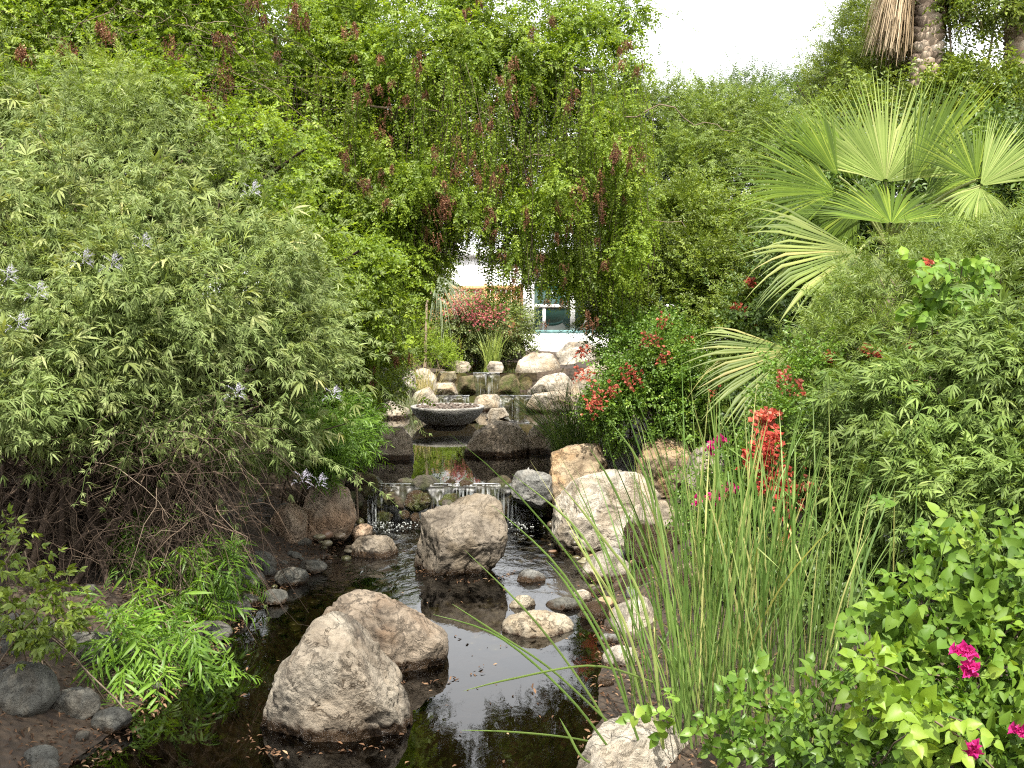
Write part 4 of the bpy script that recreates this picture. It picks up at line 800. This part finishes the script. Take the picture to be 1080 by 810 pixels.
c = P(612, 476, 14.2); blades('thin_dark_reeds', 'arching thin dark green reeds at the right edge of the upper pool', 'reeds', (c[0], 14.4, .45), (.36, .25), 420, (.5, 1.25), (.006, .012), L_dark, 604, .42, .5, bias=(-.05, -.05))
# a hanging fan leaf far left of the fence is built with the fronds below

# ------------------------------------------------------------------ right bank, distance to near
tree('olive_tree', 'fine leaved yellow green tree right of the hanging curtain', [blob(705, 145, 18, 55, 46, 1.2), blob(765, 140, 18.5, 60, 40, 1.2), blob(700, 200, 17, 60, 60, 1.1), blob(760, 190, 17.5, 50, 55, 1.), blob(660, 280, 16.5, 40, 50, .9), blob(815, 145, 19, 40, 26, 1), blob(660, 140, 18, 34, 40, 1)], 20000, T_pinn + T_oval, L_olive, 610, (2.8, 18.5), cr=.3, size=1.0, wz=-.1, nper=18, shoots=140, sl=.7)
shrub('climber_hedge', 'dense small leaved climber hedge below the fan palm, beside the coral bougainvillea', 'shrub', [blob(720, 270, 14.8, 60, 60, .9), blob(770, 300, 14, 50, 50, .8), blob(700, 330, 14.6, 60, 40, .8), blob(800, 240, 14.5, 50, 40, .8), blob(790, 350, 13, 50, 50, .7), blob(650, 330, 15.5, 34, 40, .7), blob(770, 420, 12.6, 50, 50, .6), blob(720, 230, 15, 40, 40, .6)], 23000, T_small, L_midg, 620, base=(2.6, 14.8, 0), cr=.2, size=1.2, wo=.7, shoots=140, sl=.5,
      flowers=[([blob(x, y, 12.6, 8, 6, .15)], 26, L_coral, .07, 1.2) for x, y in [(783, 330), (727, 362), (778, 327), (800, 350), (792, 300)]])
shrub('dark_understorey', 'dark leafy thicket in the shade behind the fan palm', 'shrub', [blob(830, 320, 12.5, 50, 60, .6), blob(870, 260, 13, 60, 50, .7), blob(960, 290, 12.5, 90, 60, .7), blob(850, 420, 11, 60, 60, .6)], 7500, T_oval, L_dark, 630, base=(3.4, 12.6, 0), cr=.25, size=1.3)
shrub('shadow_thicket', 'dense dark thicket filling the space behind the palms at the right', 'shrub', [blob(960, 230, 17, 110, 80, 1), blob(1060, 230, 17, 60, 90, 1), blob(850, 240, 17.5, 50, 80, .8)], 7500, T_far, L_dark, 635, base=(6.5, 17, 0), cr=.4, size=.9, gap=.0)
tree('round_tree', 'round bright green tree against the sky behind the palms', [blob(908, 60, 27, 44, 36, 1.8), blob(885, 95, 26, 28, 26, 1.4), blob(940, 90, 26, 60, 40, 1.4), blob(920, 20, 27.5, 30, 22, 1.2)], 8500, T_pinn + T_oval, L_midg, 640, (8.4, 27), 'background trees', cr=.4, size=1.5, shoots=60, sl=1.1)
tree('mango_green_tree', 'leafy tree behind the tall palm trunks at the right', [blob(1030, 120, 24, 60, 42, 1.6), blob(1035, 8, 24, 50, 16, 1), blob(1060, 160, 23, 50, 50, 1.3), blob(985, 130, 24, 46, 50, 1.2), blob(900, 140, 24, 50, 34, 1.2)], 7500, T_far, L_midg, 650, (10.2, 24.5), 'background trees', cr=.35, size=.95)
tree('far_dark_tree', 'low dark tree on the skyline left of the round tree', [blob(800, 115, 32, 60, 26, 1.5), blob(850, 120, 30, 40, 24, 1.5)], 3000, T_pinn, L_dark, 655, (7.4, 31), 'background trees', cr=.4, size=1.8)
# tall palm trunks
M_boot = rnd_mat('palm_boot', [(0, (.16, .12, .09)), (.5, (.34, .26, .19)), (1, (.5, .42, .33))], .85); M_skirt = rnd_mat('dead_skirt', [(0, (.2, .14, .08)), (.5, (.4, .3, .18)), (1, (.55, .44, .29))], .8)
def tall_palm(px, Y, wpx, label, seed, skirt=True, zt_=10.4):
    g = rngf(seed); c = P(px, 60, Y); x = c[0]; gz = float(ground_h(x, Y)); r = wpx * Y / FPX / 2
    e = empty('tall_palm', (x, Y, gz), label, 'palm', 'tall palms at the right'); mb = MB()
    lean = .03 * (1 if seed % 2 else -1)
    mb.tube([(x + lean * (z - 4), Y, z) for z in np.linspace(gz - .1, zt_, 10)], r * .82, 14, .1)
    n = 9; rows = int((zt_ - gz) / .13)
    for i in range(rows):                     # old leaf bases in a criss-cross
        for j in range(n):
            a = (j + .5 * (i % 2)) / n * 6.283 + g.normal(0, .09); z = gz + .13 * i + g.normal(0, .025); u = np.array([math.cos(a), math.sin(a), 0]); v = np.array([-u[1], u[0], 0]); c0 = np.array([x + lean * (z - 4), Y, z]); w = r * g.uniform(.3, .46)
            V = [c0 + u * r * .8 - v * w, c0 + u * r * .8 + v * w, c0 + u * r * 1.14 + v * w * .75 + [0, 0, .12], c0 + u * r * 1.14 - v * w * .75 + [0, 0, .12], c0 + u * r * 1.0 + [0, 0, .19 + g.normal(0, .02)], c0 + u * r * .75 + v * w + [0, 0, .14], c0 + u * r * .75 - v * w + [0, 0, .14]]
            mb.add(V, [(0, 1, 2), (0, 2, 3), (3, 2, 4), (1, 5, 2), (0, 3, 6), (2, 5, 4), (3, 4, 6)], g.random())
    mb.build('trunk', M_boot, e)
    if skirt:
        mb = MB()
        for k in range(1500):
            a = g.uniform(-.85, 3.99); q = g.uniform(r * 1.5, r * 4.2); zz = g.uniform(9.2, 10.2); L = g.uniform(.75, 1.0) * (1.75 if math.cos(a) < .2 else 1.25) ; u = np.array([math.cos(a), math.sin(a), 0])
            z1 = zz - L; b = np.array([x, Y, zz]); s = np.linspace(0, 1, 5)[:, None]; pts = b + u * (r * .9 + (q - r) * s ** .35) + np.array([0, 0, -1]) * L * s + g.normal(0, .012, (5, 3)); v = np.array([-u[1], u[0], 0]) * g.uniform(.006, .016)
            V = np.concatenate([pts - v, pts + v * (1 - s)]); mb.add(V, [(i, i + 1, 6 + i, 5 + i) for i in range(4)], g.random())
        mb.build('dead_frond_skirt', M_skirt, e)
    mb = MB()
    for k in range(16):                       # living crown above the frame
        a = k * .39 * 2 * 3.14159; u = np.array([math.cos(a), math.sin(a), g.uniform(.1, .9)]); s = np.linspace(0, 1, 6)[:, None]
        t0 = np.array([x, Y, zt_]); hub = t0 + u * 1.1; mb.tube([t0, hub], .02, 4, .5); fan(mb, hub, nrm(u), nrm(np.array([0, 0, 1.]) + .2 * g.normal(size=3)), .9, 170, 26, .5, .6, g)
    mb.build('crown', L_fan, e); return e
def fan(mb, hub, c, n, Rr, spread, ns, split, droop, g, cup=.15, lenf=.25, wgap=.82):
    """pleated fan blade: joined near the hub, splitting into drooping tips"""
    c = nrm(c); n = nrm(n - (n * c).sum() * c); s_ = np.cross(n, c); da = R(spread) / ns
    t = np.array([.03, .3, split, split + (1 - split) * .4, split + (1 - split) * .75, 1.])
    for k in range(ns):
        a = (k + .5 - ns / 2) * da + g.normal(0, da * .22); d = c * math.cos(a) + s_ * math.sin(a); p = -c * math.sin(a) + s_ * math.cos(a)
        L = Rr * (1 - lenf + lenf * math.cos(a * .9)) * g.uniform(.84, 1.07); rr = t * L
        wj = np.where(t <= split, rr * math.tan(da / 2), split * L * math.tan(da / 2) * (1 - (t - split) / (1 - split)) * wgap + .0008)
        dr = (droop + (.5 if g.random() < .12 else 0)) * g.uniform(.6, 1.5) * L * np.clip(t - split * .7, 0, 1) ** 2 * 1.6
        ctr = hub + rr[:, None] * d + (cup * (a ** 2) * rr)[:, None] * n * .25 - dr[:, None] * np.array([0, 0, 1]); pl = (wj * .45)[:, None] * n
        V = np.concatenate([ctr - wj[:, None] * p, ctr + pl, ctr + wj[:, None] * p]); m = len(t)
        mb.add(V, [(i + q * m, i + 1 + q * m, i + 1 + (q + 1) * m, i + (q + 1) * m) for q in (0, 1) for i in range(m - 1)], g.random())
tall_palm(972, 24, 30, 'tall palm trunk with a shaggy dead skirt at its left, behind the fan palm', 661)
tall_palm(1082, 24, 30, 'tall palm trunk cut by the right edge of the view', 662, False)
# the fan palm
fp = empty('fan_palm', (3.9, 11.6, float(ground_h(3.9, 11.6))), 'young fan palm with wide green pleated fans on the right bank', 'palm')
g = rngf(670); mb = MB(); top = np.array([3.95, 11.6, 3.0])
mb.tube([(3.9, 11.6, .8), (3.92, 11.6, 1.8), (3.95, 11.6, 2.7)], (.2, .16), 10, .3); mb.build('trunk', M_boot, fp)
def frond(hpx, hpy, hY, tpx, tpy, dY, nrmv, Rr, spread, mat, label=None, droop=.35, split=.6, ns=44, cup=.15, seed=0, anchor=top):
    g = rngf(700 + seed); hub = P(hpx, hpy, hY); tip = P(tpx, tpy, hY + dY); mb = MB(); c = nrm(tip - hub)
    fan(mb, hub, c, np.array(nrmv, float), Rr, spread, ns, split, droop, g, cup)
    o = mb.build('frond', mat, fp); 
    if label: o['label'] = label
    m2 = MB(); s = np.linspace(0, 1, 7)[:, None]; m2.tube(anchor + (hub - anchor) * s + np.array([0, 0, .12]) * np.sin(s * 3.14), (.022, .012), 6, .5)
    pt = m2.build('petiole', M_pet, fp); pt.parent = o; return o
M_pet = plain_mat('petiole_green', (.3, .34, .12), .45)
F_ = [
 (934, 192, 11.3, 936, 92, .25, (0, -1, .15), 1.3, 160, L_fanp, 'big pale upright fan', .06, .5, 70),
 (881, 203, 11.0, 775, 172, -.2, (.15, -.85, .5), 1.24, 112, L_fan, 'dark green fan pointing left', .18, .55, 50),
 (884, 186, 11.1, 838, 112, .1, (.3, -.9, .15), .98, 62, L_fan, 'folded dark fan pointing up and left', .05, .55, 30),
 (940, 236, 10.4, 926, 200, .5, (0, -.85, .6), 1.05, 174, L_fan, 'low dark green fan opening toward the stream', .16, .55, 66),
 (962, 192, 10.95, 1014, 84, .1, (-.6, -.75, .1), 1.3, 44, L_fan, 'folded green fan pointing up and right', .03, .6, 26),
 (1034, 196, 10.6, 1086, 148, .2, (-.2, -1, .2), .95, 70, L_fanp, 'pale fan at the right edge', .1, .6, 42),
 (1034, 198, 10.55, 1026, 260, -.2, (0, -1, .2), .55, 130, L_fanp, 'pale drooping lower fan at the right edge', .3, .5, 40),
 (1030, 190, 10.7, 1000, 120, .2, (0, -1, .2), .8, 100, L_fan, None, .1, .5, 34),
 (905, 266, 10.2, 835, 282, -.3, (.1, -.85, .45), 1.15, 104, L_dryfan, 'drooping yellow green fan below the crown', .35, .68, 44),
 (912, 262, 10.6, 915, 330, -.3, (0, -.9, .3), .75, 100, L_dryfan, 'hanging pale fan under the crown', .2, .65, 34),
 (836, 370, 10.0, 775, 412, -.3, (-.1, -.9, .4), 1.02, 116, L_dryfan, 'yellowing fan hanging low over the red flowers', .25, .7, 54),
 (900, 190, 11.7, 872, 105, .3, (.2, -1, .1), 1.05, 96, L_fan, None, .1, .6, 36),
 (975, 215, 11.2, 1040, 205, .1, (0, -.8, .5), .95, 120, L_fan, None, .25, .5, 44),
 (910, 215, 11.5, 850, 240, .1, (0, -.9, .4), .95, 120, L_fan, None, .35, .5, 44),
 (985, 200, 11.8, 1000, 115, .3, (0, -1, .1), 1.0, 110, L_fan, None, .1, .55, 40)]
for i_, (a0, a1, a2, a3, a4, a5, a6, a7, a8, a9, a10, a11, a12, a13) in enumerate(F_): frond(a0, a1, a2, a3, a4, a5, a6, a7, a8, a9, a10, a11, a12, a13, seed=i_)
# small far fan palm seen under the curtain
sp = empty('small_fan_palm', (P(455, 330, 24)[0], 24, 1.1), 'small greyish fan palm leaf hanging in front of the fence, left', 'palm'); mb = MB()
fan(mb, P(462, 290, 24), np.array([.45, 0, -1.]), np.array([0, -1, .2]), 1.0, 80, 22, .4, .2, g); mb.build('frond', green('grey_fan', (.2, .25, .16), (.28, .33, .22), (.36, .42, .3)), sp)
mb = MB(); mb.tube([(P(448, 380, 24)[0], 24, .9), P(450, 320, 24), P(462, 290, 24)], (.04, .015), 6, .5); mb.build('trunk', M_boot, sp)

# coral bougainvillea
shrub('coral_bougainvillea', 'bougainvillea with coral red flowers above the tan boulders', 'shrub', [blob(670, 374, 13.2, 32, 30, .5), blob(700, 390, 12.8, 50, 36, .6), blob(680, 425, 12.6, 50, 36, .5), blob(735, 420, 12.4, 40, 40, .5), blob(690, 355, 13.4, 40, 20, .5), blob(650, 435, 12.6, 28, 22, .3)], 8500, T_boug, L_boug, 710, base=(1.9, 13, 0), cr=.16, size=1.1, wz=.05, shoots=70, sl=.4,
      flowers=[([blob(x, y, Y, a, b, .1)], int(n * 1.2), L_coral, .12, .85) for x, y, Y, a, b, n in [(618, 398, 12.3, 7, 10, 40), (630, 425, 12.1, 12, 12, 70), (662, 392, 12.2, 10, 6, 26), (690, 362, 12.3, 9, 10, 40), (668, 397, 12.1, 12, 8, 26), (705, 338, 12.6, 10, 4, 22), (752, 415, 11.8, 5, 5, 10), (610, 368, 12.8, 7, 6, 20), (640, 410, 12.1, 10, 6, 20), (695, 375, 12.2, 8, 6, 20)]])
# right mid shrubs
shrub('fine_yellow_green_shrub', 'fine leaved yellow green shrub beneath the fan palm at the right edge', 'shrub', [blob(1000, 295, 9.6, 80, 40, .7), blob(1070, 275, 9.4, 50, 42, .7), blob(930, 320, 9.6, 60, 45, .6), blob(900, 370, 9.2, 55, 40, .6), blob(1050, 320, 9, 70, 45, .7), blob(880, 420, 9.0, 45, 45, .5)], 12500, T_wil, L_olive, 720, base=(3.9, 9.6, 0), cr=.18, size=.78, wo=.7, wz=.1, nper=12, shoots=160, sl=.5,
      flowers=[([blob(x, y, 8.6, 7, 6, .1)], 16, L_coral, .06, 1.0) for x, y in [(935, 370), (975, 405), (965, 362), (985, 275), (880, 372), (860, 410), (845, 415), (920, 365)]])
shrub('sage_shrub', 'dull green shrub with fingered leaves beside the cattails at the right', 'shrub', [blob(960, 440, 7.6, 85, 60, .6), blob(1040, 420, 7.4, 60, 70, .6), blob(900, 480, 7.8, 55, 55, .5), blob(1000, 520, 7.0, 80, 55, .5), blob(1065, 520, 6.8, 50, 60, .5), blob(930, 540, 7.3, 60, 36, .4), blob(1060, 370, 7.6, 50, 40, .5)], 10500, T_palm, L_sage, 730, base=(3.0, 7.9, 0), cr=.17, size=1.1, wo=.8, wr=.5, wz=-.1, nper=12, ujit=.4, shoots=110, sl=.45,
      flowers=[([blob(950, 575, 6.7, 10, 5, .08)], 16, L_lilac, .05, 1, T_bits)])
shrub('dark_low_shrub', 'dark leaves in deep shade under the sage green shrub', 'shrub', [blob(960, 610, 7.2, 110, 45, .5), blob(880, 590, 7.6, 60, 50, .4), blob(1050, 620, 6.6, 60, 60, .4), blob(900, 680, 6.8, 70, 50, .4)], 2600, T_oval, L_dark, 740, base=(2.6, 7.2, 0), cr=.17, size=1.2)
# flowering trails
shrub('red_bougainvillea', 'bougainvillea branch with a dense hanging cluster of red flowers beside the fan palm', 'shrub', [blob(825, 460, 7.9, 30, 50, .3), blob(800, 500, 7.9, 26, 40, .3), blob(850, 400, 8.8, 40, 30, .3), blob(770, 540, 8.6, 34, 40, .3)], 1500, T_boug, L_boug, 750, base=(2.3, 8.9, 0), nst=20, r0=.01, cr=.12, size=1.,
      flowers=[([blob(815, 478, 7.4, 19, 26, .12)], 170, L_red, .085, .9), ([blob(812, 515, 7.4, 15, 18, .1)], 100, L_red, .08, .9), ([blob(836, 525, 7.4, 14, 34, .1)], 90, L_coral, .09, .85), ([blob(812, 440, 7.6, 16, 12, .1)], 80, L_coral, .06, .9), ([blob(793, 486, 7.4, 14, 8, .1)], 50, L_red, .06, .9), ([blob(840, 568, 7.3, 12, 8, .1)], 30, L_coral, .06, .9), ([blob(832, 405, 7.9, 20, 16, .15)], 50, L_coral, .08, .8)])
shrub('magenta_bougainvillea', 'small bougainvillea sprays with magenta flowers among the cattail tips', 'shrub', [blob(760, 490, 8.0, 26, 30, .25), blob(750, 530, 7.9, 30, 24, .25), blob(775, 570, 7.8, 34, 34, .25)], 750, T_boug, L_boug, 760, base=(1.7, 8.2, 0), nst=16, r0=.008, cr=.11, size=.95,
      flowers=[([blob(x, y, 7.6, a, 5, .05)], n, L_mag, .035, 1.0) for x, y, a, n in [(757, 466, 6, 22), (745, 469, 5, 12), (752, 525, 5, 16), (767, 517, 5, 16), (740, 527, 3, 8)]])
# foreground heart-leaved vine
shrub('heart_leaf_vine', 'heart leaved bougainvillea vine with magenta flowers in the bottom right corner', 'vine', [blob(1040, 600, 4.9, 55, 40, .25), blob(990, 640, 4.8, 50, 26, .2), blob(1060, 680, 4.5, 50, 50, .25), blob(1000, 735, 4.4, 70, 45, .25), blob(1060, 780, 4.2, 50, 40, .2), blob(940, 700, 4.6, 40, 16, .15)], 740, T_heart, green('bougainvillea_vine_leaf', (.035, .08, .01), (.08, .15, .016), (.14, .215, .028), (.26, .32, .045), .3, .5, .2), 770, base=(2.2, 4.9, 0), nst=34, r0=.007, cr=.14, size=.78, wo=.6, wr=.5, wz=-.2, nper=5, ujit=.45, up=(0, -.9, .7), gap=.11, gf=2.6, shoots=18, sl=.35,
      flowers=[([blob(1013, 690, 4.1, 9, 6, .03)], 12, L_mag, .025, 1.0), ([blob(1015, 703, 4.1, 8, 4, .03)], 9, L_mag, .02, 1.0), ([blob(1075, 775, 3.9, 8, 8, .03)], 12, L_mag, .02, 1), ([blob(1020, 797, 3.9, 10, 8, .03)], 14, L_mag, .025, 1)])
shrub('yellow_green_vine_spray', 'light yellow green young vine leaves in front of the cattails near the corner', 'vine', [blob(925, 712, 4.0, 24, 22, .08), blob(980, 750, 3.95, 34, 18, .08), blob(908, 694, 4.1, 14, 8, .05), blob(1003, 775, 3.9, 20, 12, .06)], 26, T_heart, green('young_vine_leaf', (.1, .18, .015), (.16, .25, .022), (.23, .32, .035), (.34, .36, .06), .4), 780, base=(1.9, 4.6, 0), nst=10, r0=.005, cr=.09, size=.8, wz=-.35, nper=3, gap=-1, up=(0, -1, .5), ujit=.3)
shrub('low_vine', 'trailing vine with dusty heart shaped leaves around the cattail stems', 'vine', [blob(800, 765, 4.9, 60, 26, .15), blob(740, 745, 5.0, 34, 20, .12), blob(850, 755, 4.8, 40, 26, .12), blob(890, 790, 4.6, 50, 20, .12)], 150, T_heart, L_boug, 790, base=(1.4, 4.9, 0), nst=5, r0=.003, cr=.1, size=.72, gap=-.2, wz=-.3, nper=4, up=(0, -1, .5), ujit=.3)
shrub('broad_leaf_vine', 'glossy broad leaved vine climbing over the fine shrub at the right', 'vine', [blob(1005, 300, 8.0, 26, 24, .2), blob(1000, 330, 8.0, 18, 16, .15)], 70, T_heart, green('glossy_vine_leaf', (.05, .1, .012), (.1, .19, .02), (.18, .28, .03), None, .3, .5, .25), 800, base=(3.3, 8.6, 0), nst=10, r0=.006, cr=.11, size=1.1, wz=-.5, nper=5, up=(0, -1, .4), ujit=.3)

# ------------------------------------------------------------------ cattails
def cattail(cx, cy, rad, n, L, seed, label, bias=(0, 0), lean=.1):
    z = float(ground_h(cx, cy)); return blades('cattail_clump', label, 'cattails', (cx, cy, max(z, -.05)), rad, n, L, (.006, .013), L_reed, seed, lean, .18, 'cattail clumps on the right bank', 9, bias)
cattail(.95, 5.85, (.3, .45), 105, (1.0, 1.75), 820, 'left edge cattails leaning out over the water', (-.06, 0), .17)
cattail(1.3, 6.1, (.34, .5), 125, (1.1, 1.9), 821, 'tallest middle cattails in front of the magenta flowers', (.0, 0), .15)
cattail(1.65, 6.3, (.3, .45), 75, (1.0, 1.75), 823, 'cattails in front of the red flower cluster', (.05, 0), .15)
cattail(1.7, 5.3, (.3, .3), 45, (.7, 1.4), 822, 'thinner cattails beside the heart leaved vine', (.05, 0), .16)
cattail(1.2, 5.3, (.4, .25), 70, (.4, 1.3), 824, 'shorter nearest cattails behind the trailing dusty vine', (0, 0), .2)
# stray blades arching over the water
st = empty('stray_blades', (.75, 5.6, 0), 'long single cattail blades arching out left over the open water', 'reed blades'); mb = MB(); g = rngf(830)
for pts in [[(650, 800), (600, 735), (527, 672), (457, 648)], [(640, 760), (580, 705), (515, 662), (477, 637)], [(690, 720), (625, 702), (540, 716), (488, 729)], [(660, 790), (600, 778), (540, 772), (487, 770)], [(660, 800), (620, 730), (560, 650), (490, 580)], [(668, 790), (650, 700), (590, 600), (518, 532)],
            [(680, 800), (640, 690), (600, 620), (575, 590)], [(640, 810), (615, 800), (600, 775), (590, 757)], [(690, 800), (650, 640), (610, 560), (540, 500)], [(700, 790), (660, 660), (620, 590), (600, 560)], [(700, 790), (680, 640), (630, 560), (590, 510)], [(720, 790), (690, 620), (650, 520), (620, 470)], [(730, 790), (700, 600), (680, 500), (640, 440)]]:
    Y = g.uniform(5.2, 5.9); q = np.array([P(x, y, Y) for x, y in pts]); s = np.linspace(0, 3, 15); c = []
    for t in s:
        i = min(int(t), 2); f = t - i; p0 = q[max(i - 1, 0)]; p1 = q[i]; p2 = q[i + 1]; p3 = q[min(i + 2, 3)]
        c.append(.5 * (2 * p1 + (p2 - p0) * f + (2 * p0 - 5 * p1 + 4 * p2 - p3) * f * f + (3 * p1 - p0 - 3 * p2 + p3) * f ** 3))
    c = np.array(c); tg = nrm(np.gradient(c, axis=0)); w = np.cross(tg, [0, 1, .3]); w = nrm(w) * (.0065 * np.array([1] * 10 + [.9, .75, .55, .3, .04]))[:, None]
    V = np.concatenate([c - w, c + [0, -.003, 0], c + w]); n = 15; mb.add(V, [(i + k * n, i + 1 + k * n, i + 1 + (k + 1) * n, i + (k + 1) * n) for k in (0, 1) for i in range(n - 1)], g.uniform(.4, 1))
mb.build('leaves', L_reed, st)

# unseen tree added outside the view to shade the near left bank
tree('added_shade_tree', 'unseen broad leafy tree added outside the view to shade the near left bank cobbles', [blob(540, 0, 1, 1, 1, 1)][:0] + [(np.array(c_), np.array(r_)) for c_, r_ in [((-3.4, 1.6, 5.6), (1.6, 1.5, .8)), ((-3.0, 3.3, 5.3), (1.1, 1.0, .6)), ((-4.3, 4.0, 5.6), (1.4, 1.5, .7)), ((-3.6, 0, 5.8), (1.6, 1.4, .8))]], 6500, T_far, L_midg, 870, (-5.4, 1.0), None, cr=.4, size=1.)

# ------------------------------------------------------------------ litter
g = rngf(900); n = 9000
ys = g.uniform(4.5, 14, n); side = g.random(n) < .6; off = abs(g.normal(0, .7, n))
xs = np.where(side, np.interp(ys, EY, EL) - off + .15, np.interp(ys, EY, ER) + off - .1)
pos = np.stack([xs, ys, np.maximum(ground_h(xs, ys), .0) + .012], 1)
T_dead = [tuple([*leaf_mid(.042, .014, .3, .2), np.full(6, .5)]) for _ in range(1)]
nf = 140; yf = g.uniform(5.2, 9.5, nf); xf = np.interp(yf, EY, EL) + .1 + g.beta(.8, .8, nf) * (np.interp(yf, EY, ER) - np.interp(yf, EY, EL) - .2)
for bx_, by_, br in [(-1.08, 6.22, .46), (-.62, 7.3, .42), (-.42, 9.95, .42)]:
    for k in range(60): a_ = g.uniform(3.2, 6.2); q_ = br * g.uniform(.95, 1.12); xf = np.append(xf, bx_ + q_ * math.cos(a_)); yf = np.append(yf, by_ + q_ * math.sin(a_))
pos = np.concatenate([pos, np.stack([xf, yf, xf * 0 + .006], 1)]); n = len(pos)
V, F, r = scatter(T_dead, pos, g.normal(size=(n, 3)) * [1, 1, .25], np.array([0, 0, 1.]) + g.normal(size=(n, 3)) * .3, g.uniform(.5, 1.2, n), 901, wr=1.)
tag(build('dead_leaves', V, F, L_litter, rnd=r), kind='stuff')
print('TRIS', sum(len(o.data.polygons) for o in bpy.data.objects if o.type == 'MESH'))
